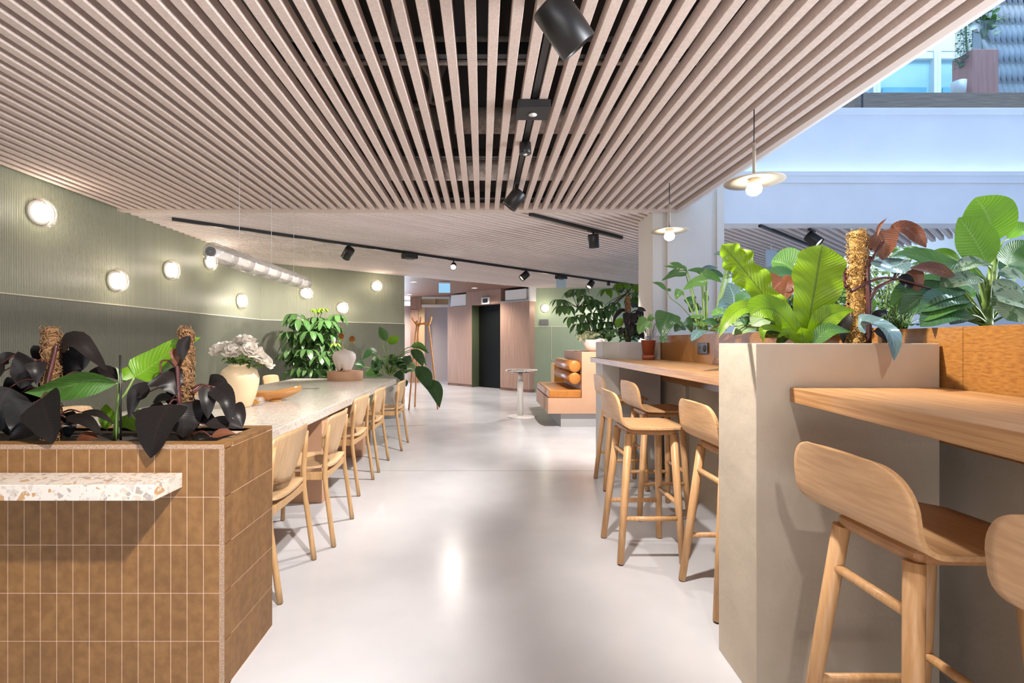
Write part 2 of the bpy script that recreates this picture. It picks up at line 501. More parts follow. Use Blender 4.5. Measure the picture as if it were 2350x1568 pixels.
M_['yellow'] = mk('ochre_box', (.60, .32, .04), rough=.5)
M_['terra'] = mk('terracotta', (.30, .075, .035), (.36, .095, .045), ns=6, rough=.55)
M_['vase'] = mk('cream_ceramic', (.74, .58, .37), (.78, .62, .41), ns=3, rough=.45)
M_['vase2'] = mk('chalk_ceramic', (.80, .72, .67), (.86, .79, .74), ns=4, rough=.6)
M_['bowlwood'] = mk('olive_wood', (.42, .20, .06), (.56, .30, .10), (4, 10, 10), 6, .35)
M_['amber'] = glassy('amber_glass', (.80, .46, .14), .04, .10, .6, milk=.42)
M_['glass'] = glassy('clear_glass')
M_['tubeglass'] = glassy('ribbed_glass', (.97, .95, .93), .15, .14, .6, noise=.4, milk=.16)
M_['lampglass'] = glassy('lamp_glass', (1, .99, .97), .06, .10, .55, noise=.05, milk=.03)
M_['balglass'] = glassy('balustrade_glass', (.90, .97, 1.0), .02, .03, .3)
M_['lampdisc'] = emit('wall_lamp_disc', (1.0, .90, .78), 5)
M_['bulb'] = emit('pendant_bulb', (1.0, .84, .62), 20)
M_['discmetal'] = mk('cream_enamel', (.52, .46, .37), rough=.4)
M_['spotlens'] = emit('spot_lens', (1.0, .92, .82), .35)
M_['spotlit'] = emit('bright_spot_lens', (1.0, .93, .84), 30)
M_['signblue'] = emit('sign_panel', (.30, .62, .88), .38)
M_['signpale'] = mk('pale_sign_panel', (.55, .72, .85), rough=.3)
M_['cove'] = emit('cove_light', (.62, .82, 1.0), 11)
M_['screen'] = mk('grey_screen', (.20, .20, .20), rough=.25)
M_['walnut'] = mk('walnut_box', (.27, .14, .08), (.50, .28, .17), (1.2, 10, 40), 3, .5)
M_['scale'] = mk('grey_scale_cladding', (.42, .46, .50), (.52, .56, .60), ns=5, rough=.6)
M_['redbox'] = mk('brick_red_box', (.55, .21, .16), (.62, .27, .21), (8, 8, .6), 4, .5)
M_['pane'] = mk('blue_window_pane', (.28, .46, .54), (.40, .57, .64), (1, 1, 2), 1, .15)
_b = M_['pane'].node_tree.nodes['Principled BSDF']; _b.inputs['Emission Color'].default_value = (.25, .62, .85, 1); _b.inputs['Emission Strength'].default_value = .10
M_['panedark'] = mk('blue_blind', (.10, .35, .50), (.16, .43, .58), ns=2, rough=.4)
M_['coir'] = mk('coir_fibre', (.15, .075, .03), (.31, .165, .07), ns=70, rough=.95, bump=1, bs=150)
M_['coirgold'] = mk('golden_coir_fibre', (.33, .17, .04), (.52, .30, .09), ns=70, rough=.9, bump=1, bs=150)
M_['stand'] = mk('orange_stained_ash', (.48, .21, .055), (.56, .27, .08), (8, 8, 1), 6, .45)
M_['plug'] = mk('charcoal_socket', (.045, .045, .055), rough=.4)
# leaves
M_['darkleaf'] = leafmat('black_green_leaf', (.008, .0075, .0075), (.014, .011, .010), (.02, .012, .012), .38, .04, coat=0, bmp=.05, spec=.2)
M_['brownleaf'] = leafmat('bronze_leaf', (.10, .03, .015), (.18, .06, .025), (.22, .09, .05), .35, .3)
M_['blueleaf'] = leafmat('blue_green_leaf', (.05, .10, .10), (.10, .17, .17), (.2, .3, .3), .25, .1, coat=.4, bmp=.12)
M_['lime'] = leafmat('lime_fern_leaf', (.13, .28, .004), (.25, .40, .008), (.10, .15, .02), .38, .42, nv=14)
M_['bright'] = leafmat('bright_green_leaf', (.09, .24, .008), (.18, .36, .018), (.20, .36, .06), .35, .4)
M_['mid'] = leafmat('mid_green_leaf', (.05, .14, .025), (.09, .21, .04), (.14, .28, .08), .3, .25, coat=.15)
M_['deep'] = leafmat('deep_green_leaf', (.02, .07, .022), (.045, .12, .035), (.08, .15, .06), .26, .15, coat=.25)
M_['schef'] = leafmat('umbrella_tree_leaf', (.06, .155, .04), (.11, .23, .065), (.2, .33, .14), .24, .2, coat=.35)
M_['schefnew'] = leafmat('new_umbrella_leaf', (.25, .45, .03), (.36, .55, .05), (.4, .6, .15), .35, .4)
M_['varieg'] = leafmat('silver_spotted_leaf', (.22, .30, .20), (.30, .38, .26), (.12, .22, .08), .35, .2, spots=(.035, .09, .03))
M_['pale'] = leafmat('pale_variegated_leaf', (.16, .28, .10), (.36, .46, .26), (.1, .2, .06), .4, .3)
M_['stem'] = mk('green_stem', (.14, .24, .05), (.22, .33, .09), ns=12, rough=.45)
M_['stemdark'] = mk('maroon_stem', (.045, .014, .014), (.09, .025, .02), ns=12, rough=.35)
M_['stembrown'] = mk('woody_stem', (.12, .085, .05), rough=.7)
M_['petalw'] = leafmat('white_petal', (.86, .81, .74), (.92, .88, .82), (.86, .8, .72), .6, .3)
M_['petalo'] = mk('rust_flower', (.55, .22, .06), (.42, .14, .04), ns=40, rough=.7, bump=.6, bs=90)
M_['petaly'] = mk('yellow_bract', (.55, .42, .06), rough=.6)
M_['pgreenw'] = leafmat('greenish_white_petal', (.68, .72, .46), (.80, .80, .60), (.6, .7, .35), .6, .3)
# ------------------------------------------------------------------ the setting
HC = 2.62
mb = MB().box(-6, 13, -4.2, 20, -.1, 0); struct('floor', mb, M_['floor'])
mb = MB().box(-1.15, 1.3, 4.848, 4.853, -.01, .0006).box(-1.7, 3.2, 9.2, 9.206, -.01, .0006); struct('trim_1', mb, M_['duct'])

def wall(name, p0, p1, z0, z1, th, mat, y0=0.0):
    p0, p1 = Vector((*p0, 0)), Vector((*p1, 0))
    d = p1 - p0
    o = struct(name, MB().box(0, d.length, y0, y0 + th, z0, z1), mat, world=False)
    o.location = p0; o.rotation_euler = (0, 0, math.atan2(d.y, d.x))
    return o
LW0, LW1, LW2 = (-3.77, -4.2), (-3.77, 8.52), (-1.61, 10.3)
for nm, a, b in (('left', LW0, LW1), ('back', LW1, LW2)):
    wall('wall_%s' % nm, a, b, 1.64, 3.4, .1, M_['walltop'])
    wall('wall_%s_lower' % nm, a, b, 0, 1.632, .11, M_['walllow'], -.010)
    wall('trim_%s' % nm, a, b, 1.632, 1.642, .113, M_['cream'], -.013)
# end of the sage wall where the lift lobby opens
d = Vector((2.16, 1.78, 0)).normalized()
# slab, void and fascias
struct('ceiling_slab', MB().box(-3.9, 2.06, -4.2, 5.72, 3.36, 3.5).box(-3.9, 2.2, 5.72, 13, 3.36, 3.5).box(2.2, 6.6, 6.26, 13, 3.36, 3.5), M_['void'])
struct('wall_atrium_edge', MB().box(2.04, 2.2, -4.2, 5.3, 2.69, 4.4), M_['white'])
struct('trim_atrium', MB().box(2.0, 2.045, -4.2, 5.24, 2.612, 2.70).box(2.047, 2.075, -4.2, 5.24, 2.625, 2.69), M_['trimwood'])
struct('trim_ceiling', MB().box(-3.77, 2.0, 5.14, 5.24, 2.612, 2.69), M_['trimwood'])
struct('trim_rear', MB().box(-3.9, 2.06, -4.2, -4.1, 2.62, 3.5), M_['void'])
# near slats
mb = MB()
k = -39
while .0486 + .0983 * k < 1.97:
    x = .0486 + .0983 * k
    if x > -3.74: mb.box(x - .0235, x + .0235, -4.1, 5.14, HC, HC + .062)
    k += 1
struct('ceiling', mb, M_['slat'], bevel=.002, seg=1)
# far slats, turned to the grid of the lift wall
SD = Vector((.749, .663)); SN = Vector((.663, -.749))
def clip(poly, c):
    ts = []
    n = len(poly)
    for i in range(n):
        a, b = Vector(poly[i]), Vector(poly[(i + 1) % n])
        da, db = a.dot(SN) - c, b.dot(SN) - c
        if (da < 0) != (db < 0):
            p = a.lerp(b, da / (da - db)); ts.append(p.dot(SD))
    ts.sort()
    return [(ts[i], ts[i + 1]) for i in range(0, len(ts) - 1, 2)]
farpoly = [(-3.77, 5.24), (2.0, 5.24), (2.0, 5.72), (6.38, 5.72), (4.83, 12.6), (1.2, 12.6), (1.17, 12.4), (-1.61, 10.3), (-3.77, 8.52)]
mb = MB()
c = -11.0
while c < 2.2:
    for t0, t1 in clip(farpoly, c):
        if t1 - t0 < .06: continue
        vs = []
        for z in (HC, HC + .062):
            for w in (-.022, .022):
                for t in (t0, t1):
                    q = SD * t + SN * (c + w); vs.append((q.x, q.y, z))
        mb.add(vs, [(0, 2, 3, 1), (4, 5, 7, 6), (0, 1, 5, 4), (2, 6, 7, 3), (0, 4, 6, 2), (1, 3, 7, 5)])
    c += .090
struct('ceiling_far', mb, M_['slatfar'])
# black cross rails over the near slats
for i, y in enumerate((-1.6, -.2, 1.15, 2.5, 3.86, 4.96)):
    struct('ceiling_rail', MB().box(-3.7, 2.0, y - .02, y + .02, HC + .064, HC + .125).box(-3.7, 2.0, y + .03, y + .05, HC + .064, HC + .085), M_['black'])
# things in the ceiling void
def duct(pts, r, mat, label, name='ventilation_duct', cat='duct', n=14):
    return tag(build(name, MB().tube(pts, r, n, spline=14 if len(pts) > 2 else 0), mat), label, cat)
duct([(-1.1, 2.72, 2.84), (1.9, 2.72, 2.84)], .07, M_['foil'], 'silver foil wrapped duct crossing the ceiling void just past the second rail')
duct([(-2.6, 3.6, 2.9), (-.25, 3.62, 2.9)], .10, M_['duct'], 'matt grey duct crossing the dark ceiling void left of centre')
duct([(-.2, 3.62, 2.86), (1.3, 3.62, 2.86)], .09, M_['foil'], 'wide crumpled silver foil duct above the slats in mid ceiling')
duct([(-1.6, 4.4, 2.804), (1.9, 4.4, 2.804)], .12, M_['foil'], 'long foil duct in the ceiling void close to the last rail')
_d = duct([(1.05, .4, 2.76), (1.02, 2.2, 2.76), (.98, 4.2, 2.77)], .05, M_['foil'], 'narrow silver foil pipe running lengthwise right of the track')
for _y in (.9, 2.2, 3.6):
    build('hanger', MB().tube([(1.02, _y, 2.79), (1.02, _y, 3.362)], .006, 6), M_['duct'], _d)
duct([(-.12, 1.6, 3.1), (-.42, 2.4, 2.86), (-.30, 2.9, 2.80), (-.34, 3.3, 2.84), (-.15, 3.5, 3.0)], .018, M_['cable'], 'grey cable looping down behind the slats left of the track', 'cable', 'cable', 8)
duct([(-.45, 2.6, 3.2), (-.52, 3.0, 2.80), (-.40, 3.3, 2.82), (-.2, 3.3, 3.2)], .022, M_['cable'], 'thick bent cable hanging in a loop in the ceiling void', 'cable', 'cable', 8)
tag(build('cable_tray', MB().box(-.22, .10, 1.0, 5.0, 3.12, 3.17).box(-.24, -.22, 1.0, 5.0, 3.12, 3.22), M_['blackmatt']), 'black cable tray running lengthwise in the ceiling void', 'tray')
tag(build('ventilation_unit', MB().box(-1.7, -.75, 2.0, 3.3, 3.0, 3.3), M_['duct'], bevel=.01), 'grey box unit hidden in the dark ceiling void', 'machine')

# --- column and atrium
struct('wall_column', MB().box(1.79, 2.5, 5.25, 5.72, 0, 5.0), M_['colbeige'], bevel=.004)
struct('trim_column', MB().box(1.94, 2.0, 5.225, 5.25, 0, 2.61).box(2.46, 2.535, 5.225, 5.72, 0, 5.0), M_['colbeige'])
struct('wall_atrium', MB().box(2.5, 13, 5.70, 5.95, 2.61, 3.07).box(2.5, 13, 5.685, 5.95, 3.07, 3.163), M_['white'])
struct('wall_atrium_upper', MB().box(2.2, 13, 6.05, 6.25, 3.0, 4.10).box(2.2, 13, 6.04, 9.5, 4.02, 4.085), M_['white'])
struct('trim_cove', MB().box(2.6, 13, 6.0, 6.03, 3.12, 3.15), M_['cove'])
struct('trim_ledge', MB().box(2.5, 13, 5.68, 5.73, 3.15, 3.20), M_['white'])
struct('wall_soffit', MB().box(2.0, 6.6, 5.96, 6.04, 2.69, 3.0).box(2.0, 2.52, 5.73, 6.2, 2.69, 3.36), M_['void'])
# upper floor: window wall
WY = 8.6
mb = MB().box(3, 14, WY + .06, WY + .2, 4.0, 10).box(3, 14, WY - .05, WY + .06, 6.25, 7.3)
struct('wall_upper', mb, M_['white'])
n = 0
for x0, x1 in ((5.9, 6.70), (6.82, 7.74), (7.86, 8.85), (8.97, 10.0)):
    for z0, z1 in ((4.1, 6.25), (7.3, 8.6)):
        n += 1
        f = struct('window_%d' % n, MB().box(x0 - .058, x0, WY - .06, WY + .05, z0, z1).box(x1, x1 + .058, WY - .06, WY + .05, z0, z1).box(x0, x1, WY - .04, WY + .05, z1 - .12, z1), M_['white'])
        struct('window_pane', MB().box(x0, x1, WY + .02, WY + .04, z0, z1), M_['pane'], f)
        struct('window_blind', MB().box(x0 + .08, x1 - .08, WY - .005, WY + .01, z0, z0 + (1.55 if z0 < 5 else .6)), M_['panedark'], f)
# planter box, balustrade and plants of the upper floor
UB = 6.28
t = thing('planter_box', 'dark walnut planter box on the upper gallery behind the glass', 'planter', (6.5, UB, 4.085))
build('box', MB().box(4.70, 10, UB, UB + .45, 4.087, 4.40), M_['walnut'], t, bevel=.003)
t = thing('glass_balustrade', 'clear glass balustrade along the edge of the upper gallery', 'balustrade', (6, 6.1, 4.085))
for a, b in ((4.1, 4.66), (4.675, 6.9), (6.915, 9.4)):
    g = build('glass_panel', MB().box(a, b, 6.10, 6.115, 4.087, 5.2), M_['balglass'], t)
    build('edge_strip', MB().box(b - .012, b, 6.098, 6.117, 4.09, 5.2), M_['plug'], g)
build('base_rail', MB().box(4.1, 10, 6.085, 6.13, 4.0855, 4.105), M_['plug'], t)
tag(build('plant_stand', MB().box(6.29, 6.63, 6.40, 6.68, 4.40, 5.02), M_['redbox'], bevel=.008), 'tall brick red box on the upper planter behind glass', 'pot')
mb = MB()
rr = random.Random(3)
for j in range(9):
    for i in range(16):
        x = 6.72 + i * .075 + (.0375 if j % 2 else 0); z = 4.475 + j * .26
        mb.sheet([[Vector((x - .045 + .0, 6.66, z + .30)), Vector((x + .045, 6.66, z + .30))], [Vector((x - .045, 6.64, z + .14)), Vector((x + .045, 6.62, z + .14))], [Vector((x - .004, 6.60, z - .06)), Vector((x + .004, 6.585, z - .06))]], .008)
mb.box(6.68, 8.0, 6.67, 6.8, 4.402, 6.9)
struct('wall_scales', mb, M_['scale'])
# space under the far gallery
struct('wall_far_right', MB().box(2.6, 14, 12.9, 13.1, 0, 2.5), M_['lilac'])
struct('wall_far_right_upper', MB().box(2.6, 14, 12.9, 13.1, 2.5, 4.1), M_['white'])
struct('trim_2', MB().box(2.6, 14, 12.86, 12.9, 2.50, 2.535).box(2.6, 14, 12.86, 12.9, 2.66, 2.68), M_['white'])
lamp('AREA', 'far_gallery_daylight', (8.5, 9.5, 3.9), (8.2, 12.8, 2.2), 120, (.62, .82, 1.0), 3.5, sy=1.5)
# --- far sage wall
GY = 12.55
struct('wall_far', MB().box(1.19, 4.9, GY, GY + .1, 1.655, 2.7), M_['sage'])
struct('wall_far_lower', MB().box(1.19, 4.9, GY - .004, GY + .1, 0, 1.64), M_['sagelow'])
struct('trim_far', MB().box(1.19, 4.9, GY - .012, GY + .1, 1.64, 1.655).box(1.73, 1.742, GY - .010, GY, .80, 1.64).box(1.73, 4.0, GY - .010, GY, .80, .812).box(1.165, 1.195, GY - .03, GY + .1, 0, 2.66), M_['cream'])
tag(build('control_panel', MB().box(1.45, 1.66, GY - .03, GY, 1.69, 1.83), M_['screen'], bevel=.004), 'small grey screen in a black frame below the lamp on the far sage wall', 'screen')
# --- lift lobby
EO = Vector((1.17, 12.4, 0)); EA = math.atan2(.714, -.70)
def ewall(name, t0, t1, y0, y1, z0, z1, mat, kind='structure', par=None):
    # along the lift wall; y<0 is away from the camera
    o = build(name, MB().box(t0, t1, -y1, -y0, z0, z1), mat, par, world=False)
    if par is None:
        o.location = EO; o.rotation_euler = (0, 0, EA)
    if kind: o['kind'] = kind
    return o
ewall('wall_lift_right', .0, 1.0, 0, .5, .07, 2.28, M_['elevwood'])
ewall('baseboard_lift_right', .0, 1.0, .01, .5, 0, .07, M_['brownceil'])
ewall('wall_lift_left', 2.088, 3.13, 0, .9, .07, 2.28, M_['elevwood'])
ewall('baseboard_lift_left', 2.088, 3.13, .01, .9, 0, .07, M_['brownceil'])
ewall('wall_lift_header', .985, 2.32, 0, .5, 2.28, 2.66, M_['elevwood'])
ewall('door_1', 1.0, 2.088, .27, .34, 0, 2.28, M_['blackdoor'])
ewall('trim_lift', 2.082, 2.0885, -.002, .28, .0, 2.28, M_['greenjamb'])
ewall('wall_lift_back', -.2, 4.0, .92, 1.0, 2.2, 2.8, M_['blackmatt'])
def etag(o, l, c, g=None):
    if 'kind' in o: del o['kind']
    return tag(o, l, c, g)
etag(ewall('floor_indicator', 1.36, 1.66, -.05, .02, 2.28, 2.46, M_['whitemetal']), 'small white display box over the dark lift door', 'display')
etag(ewall('indicator_glass', 1.42, 1.60, -.056, -.05, 2.32, 2.43, M_['blackmatt']), 'black glass screen on the display over the lift', 'screen')
etag(ewall('ventilation_unit', .12, .84, .02, .4, 2.34, 2.60, M_['whitemetal']), 'white unit in the recess over the right lift panel', 'machine')
etag(ewall('ventilation_unit', 2.36, 3.0, .02, .4, 2.29, 2.62, M_['whitemetal']), 'white unit in the recess left of the lift door', 'machine')
ewall('trim_3', .0, .98, .0, .06, 2.28, 2.33, M_['greybase'])
ewall('trim_4', -.02, .02, -.005, .5, 2.28, 2.66, M_['whitemetal'])
# beige doorway left of the lift
struct('wall_lobby', MB().prism([(-2.55, 15.55), (-1.0, 16.4), (-1.0, 16.6), (-2.55, 15.75)], 0, 2.40), M_['doorbeige'])
struct('trim_jamb', MB().box(-2.02, -1.80, 15.55, 15.75, 0, 2.36), M_['jamb'])
struct('wall_lobby_left', MB().box(-2.24, -1.99, 15.5, 15.7, 0, 2.28), M_['elevwood'])
struct('wall_lobby_upper', MB().box(-2.24, -1.90, 15.48, 15.7, 2.29, 2.70), M_['elevwood'])
t = thing('open_shelf', 'white framed open shelf boxes above the beige doorway', 'shelf', (-1.5, 15.5, 2.38))
build('frame', MB().box(-1.88, -1.02, 15.42, 15.5, 2.34, 2.42).box(-1.88, -1.02, 15.42, 15.5, 2.60, 2.70).box(-1.05, -1.0, 15.4, 15.6, 2.34, 2.72), M_['whitemetal'], t)
build('back_panel', MB().box(-1.9, -1.0, 15.58, 15.6, 2.34, 2.70), M_['jamb'], t)
build('divider', MB().box(-1.5, -1.46, 15.44, 15.58, 2.42, 2.60), M_['jamb'], t)
struct('window_9', MB().box(-5, -2.0, 17.2, 17.3, 0, 2.9), emit('corridor_light', (.62, .78, .95), .75))
struct('trim_5', MB().box(-2.75, -2.66, 16.9, 17.0, 0, 2.5).box(-4, -2.0, 16.9, 17.0, 2.35, 2.42), M_['white'])
struct('ceiling_lobby', MB().prism([(-1.61, 10.3), (1.17, 12.4), (1.5, 12.5), (-1.2, 17.5), (-6, 17.5), (-6, 10.3)], 2.66, 2.72), M_['brownceil'])
struct('trim_6', MB().tube([(-1.61, 10.3, 2.64), (1.17, 12.4, 2.64)], .02, 4), M_['trimwood'])
for i, (px, py, d) in enumerate(((949, 645, 11.6), (939, 675, 14.6), (1089, 659, 12.9))):
    q = P(px, py, d); q.z = 2.66
    t = thing('recessed_downlight', ('round recessed downlight in the brown lobby ceiling nearest the sage wall corner', 'round recessed downlight deep in the brown lobby ceiling at its far left', 'round recessed downlight in the brown ceiling close to the lift header')[i], 'downlight', q, 0, 'recessed lobby downlights')
    build('trim_ring', MB().lathe([(.06, -.001), (.085, -.001), (.085, -.008), (.06, -.006)], q, 28, closed=True), M_['whitemetal'], t)
    build('lens', MB().lathe([(.0001, -.002), (.06, -.002)], q, 24), M_['spotlens'], t)
    lamp('SPOT', 'downlight_beam', q - Vector((0, 0, .03)), q - Vector((0, 0, 1)), 110, NEUT, .05, 140, .8)
t = thing('exit_sign', 'glowing pale blue exit sign hanging under the brown lobby ceiling', 'sign', (-.85, 11.7, 2.6))
q0, q1 = P(1007, 651, 11.6), P(1033, 672, 11.6)
build('panel', MB().box(q0.x, q1.x, 11.59, 11.61, q1.z, q0.z), M_['signblue'], t)
build('bracket', MB().box(q0.x, q1.x, 11.57, 11.63, q0.z, q0.z + .03).tube([((q0.x + q1.x) / 2, 11.6, q0.z), ((q0.x + q1.x) / 2, 11.6, 2.66)], .006, 6), M_['whitemetal'], t)

# ------------------------------------------------------------------ lamps
def track(name, a, b, z, label):
    a, b = Vector(a), Vector(b)
    d = (b - a).normalized(); s = Vector((-d.y, d.x)) * .016
    mb = MB().prism([(a - s)[:], (b - s)[:], (b + s)[:], (a + s)[:]], z, z + .036)
    return tag(build(name, mb, M_['black']), label, 'track')
track('lighting_track', (.294, -3.5), (.294, 5.1), HC + .006, 'black lighting track between the near ceiling slats')
TD = Vector((.7422, .6702)); T0 = Vector((-3.40, 5.46))
track('lighting_track', T0, T0 + TD * 9.6, HC - .038, 'long black lighting track crossing the far ceiling above table and bench')
U0 = Vector((.50, 5.25)); UD = Vector((.7422, .6702))
track('lighting_track', U0, U0 + UD * 1.75, HC - .038, 'short black lighting track ending at the beige column')
def spot(loc2, dirn, label, r=.066, L=.165, lit=False, power=0, ang=75, col=WARM, z=HC - .03, tdir=(0, 1), adapter=True, group='black ceiling spotlights'):
    base = Vector((loc2[0], loc2[1], z))
    t = thing('ceiling_spotlight', label, 'spotlight', base, 0, group)
    td = Vector((*tdir, 0)).normalized()
    if adapter:
        a, b = base - td * .10, base + td * .10
        s = Vector((-td.y, td.x, 0)) * .017
        build('track_adapter', MB().prism([(a - s)[:2], (b - s)[:2], (b + s)[:2], (a + s)[:2]], z - .012, z + .012), M_['black'], t)
    d = Vector(dirn).normalized()
    piv = base + Vector((0, 0, -.06))
    build('stem', MB().tube([base, piv], .011, 8).tube([piv, piv + d * .02], .014, 8), M_['black'], t)
    R = d.to_track_quat('Z', 'Y').to_matrix().to_4x4()
    c = piv + Vector((0, 0, -.03)) - d * (L * .35)
    prof = [(r * .6, 0), (r * .94, .004), (r, .012), (r, L), (r * .93, L + .002), (r * .90, L - .01), (r * .86, L - .022)]
    h = build('housing', MB().lathe(prof, c, 28, R), M_['black'], t)
    build('lens', MB().lathe([(0.0001, L - .020), (r * .86, L - .019), (r * .86, L - .014), (0.0001, L - .012)], c, 24, R), M_['spotlit'] if lit else M_['spotlens'], h)
    if power:
        q = c + d * (L + .03)
        lamp('SPOT', 'spot_beam', q, q + d, power, col, .04, ang, .7)
    return t
spot((.294, 1.92), (.62, .22, -.72), 'big black spotlight at the top edge, nearest on the near track', r=.074, L=.20, power=156, ang=95)
spot((.294, 4.28), (-.60, .10, -.75), 'black spotlight on the near track just before the ceiling trim', power=187, ang=95)
spot((.294, .62), (-.66, .50, -.76), 'black spotlight overhead on the near track aimed at the tiled planter', power=290, ang=75)
spot((.294, -.55), (.36, .72, -.62), 'black spotlight overhead aimed at the plaster pier', power=47, ang=70)
spot((.294, -1.6), (-.05, .1, -1), 'unseen spotlight added at the rear of the near track', power=420, ang=92)  # added out of view so that floor bounce lifts the ceiling
def onT(s): q = T0 + TD * s; return (q.x, q.y)
tz = HC - .03
q = onT(2.10); spot(q, (-.55, .45, -.66), 'black spotlight right of the glass tube lamp on the far track', power=198, ang=95, tdir=TD, z=tz)
q = onT(3.95); spot(q, (-.02, -.90, -.46), 'switched on spotlight glaring toward the aisle from the far track', lit=True, power=24, ang=70, tdir=TD, z=tz, r=.045, L=.13)
q = onT(5.66); spot(q, (-.70, -.2, -.60), 'black spotlight on the far track above the round bistro table', power=166, ang=95, tdir=TD, z=tz)
q = onT(7.70); spot(q, (-.5, -.35, -.72), 'black spotlight on the far track in front of the far sage wall', power=156, ang=100, tdir=TD, z=tz)
q = onT(8.9); spot(q, (-.4, .5, -.7), 'farthest black spotlight, partly covered by the umbrella tree', power=55, ang=100, tdir=TD, z=tz)
spot((1.34, 6.02), (0.10, .22, -1), 'black spotlight pointing straight down beside the beige column', power=225, ang=100, tdir=UD, z=tz)
spot((3.95, 5.98), (.45, -.55, -.62), 'black spotlight with a bright lens under the gallery slats', lit=False, power=62, ang=90, tdir=UD, z=tz)
track('lighting_track', (3.2, 5.75), (5.2, 7.52), HC - .038, 'black lighting track under the gallery slats behind the plants')
# small fittings on the tracks
t = thing('emergency_light', 'square dark emergency light box on the near track', 'emergency light', (.294, 2.87, HC - .05))
build('body', MB().box(.20, .385, 2.80, 2.955, HC - .055, HC + .0), M_['blackmatt'], t, bevel=.006)
build('lens', MB().lathe([(.018, 0), (.024, -.006), (.0001, -.008)], (.29, 2.87, HC - .055), 20), M_['whitemetal'], t)
lamp('SPOT', 'downlight_beam', (.294, 3.42, HC - .10), (.294, 3.42, 0), 38, WARM, .03, 130, .8)
t = thing('track_downlight', 'small black cylinder downlight between two spotlights on the near track', 'downlight', (.294, 3.42, HC))
build('body', MB().lathe([(.022, .05), (.022, -.0), (.040, -.004), (.042, -.075), (.036, -.08)], (.294, 3.42, HC), 24), M_['black'], t)
build('lens', MB().lathe([(.014, -.079), (.013, -.084), (.0001, -.085)], (.294, 3.42, HC), 16), M_['whitemetal'], t)
def ebox(s, label, extra=None):
    q = onT(s); t = thing('emergency_light', label, 'emergency light', (q[0], q[1], HC - .05))
    b = build('body', MB().box(-.10, .10, -.08, .08, -.055, .02), M_['blackmatt'], t, bevel=.006, world=False)
    b.rotation_euler = (0, 0, math.atan2(TD.y, TD.x))
    b = build('lens', MB().lathe([(.05, -.055), (.045, -.068), (.0001, -.07)], (0, 0, 0), 20), M_['screen'], t, world=False)
    if extra: build('sign_panel', MB().box(-.10, .10, -.006, .006, -.24, -.055), M_['signpale'], t, world=False)
ebox(3.10, 'flat dark emergency light box on the far track left of the glaring spotlight')
ebox(6.70, 'emergency light with a hanging pale sign panel on the far track', True)
q = onT(8.35); tag(build('smoke_detector', MB().lathe([(.035, 0), (.038, -.10), (.0001, -.102)], (q[0], q[1], HC - .01), 20), M_['black']), 'little black cylinder on the far track near its right end', 'detector')
t = thing('hanging_sign', 'pale blank sign hanging under the gallery slats behind the fern', 'sign', P(1770, 593, 7.0))
build('panel', MB().box(P(1758, 600, 7.0).x, P(1782, 600, 7.0).x, 6.99, 7.01, P(0, 612, 7.0).z, P(0, 574, 7.0).z), M_['signpale'], t)
build('rod', MB().tube([P(1770, 574, 7.0), Vector((P(1770, 0, 7.0).x, 7.0, HC + .01))], .008, 6), M_['whitemetal'], t)
tag(build('sensor', MB().box(P(1663, 0, 5.6).x - .02, P(1682, 0, 5.6).x, 5.60, 5.66, P(0, 411, 5.6).z, P(0, 402, 5.6).z), M_['whitemetal']), 'tiny white sensor at the top of the blue lit column', 'sensor')
# round glass wall lamps
def wall_lamp(px, py, plane, label):
    k = (px - VX) / FPX
    p0, p1 = Vector(plane[0]), Vector(plane[1])
    dd = p1 - p0
    # k*y = x on the wall line
    s = (k * p0.y - p0.x) / (dd.x - k * dd.y)
    q = p0 + dd * s
    z = CH - (py - VY) / FPX * q.y
    nrm = Vector((dd.y, -dd.x, 0)).normalized()
    R = nrm.to_track_quat('Z', 'Y').to_matrix().to_4x4()
    c = Vector((q.x, q.y, z))
    t = thing('wall_lamp', label, 'wall lamp', c, 0, 'round glass wall lamps')
    build('back_plate', MB().lathe([(.10, .002), (.102, .018), (.0001, .02)], c, 32, R), M_['whitemetal'], t)
    build('light_disc', MB().lathe([(.070, .02), (.082, .035), (.080, .052), (.055, .066), (.0001, .072)], c, 32, R), M_['lampdisc'], t)
    lamp('POINT', 'lamp_glow', c + nrm * .15, c, 3, (1.0, .88, .74), .06)
    build('glass_shade', MB().lathe([(.108, .004), (.126, .02), (.131, .05), (.122, .078), (.100, .092), (.086, .088), (.088, .082), (.1, .085), (.118, .072), (.125, .05), (.12, .022), (.104, .008)], c, 40, R, closed=True), M_['lampglass'], t)
wl = (LW0, LW1); wb = (LW1, LW2); wf = ((1.19, GY), (4.9, GY))
for px, py, pl, lb in ((85, 488, wl, 'largest looking round glass wall lamp, high on the nearest end of the fluted wall'),
                       (261, 645, wl, 'round glass wall lamp just above the dark panel, second from the near end'),
                       (386, 620, wl, 'round glass wall lamp midway along the left fluted wall'),
                       (477, 600, wl, 'round glass wall lamp half hidden by the end of the glass tube lamp'),
                       (549, 691, wl, 'round glass wall lamp closest to the wall corner, above the peonies'),
                       (701, 673, wb, 'round glass wall lamp touching the far end of the glass tube lamp'),
                       (784, 707, wb, 'round glass wall lamp right over the large umbrella tree'),
                       (862, 657, wb, 'highest round glass wall lamp on the angled sage wall, near the lobby opening'),
                       (1250, 708, wf, 'round glass wall lamp alone on the far sage wall')):
    wall_lamp(px, py, pl, lb)
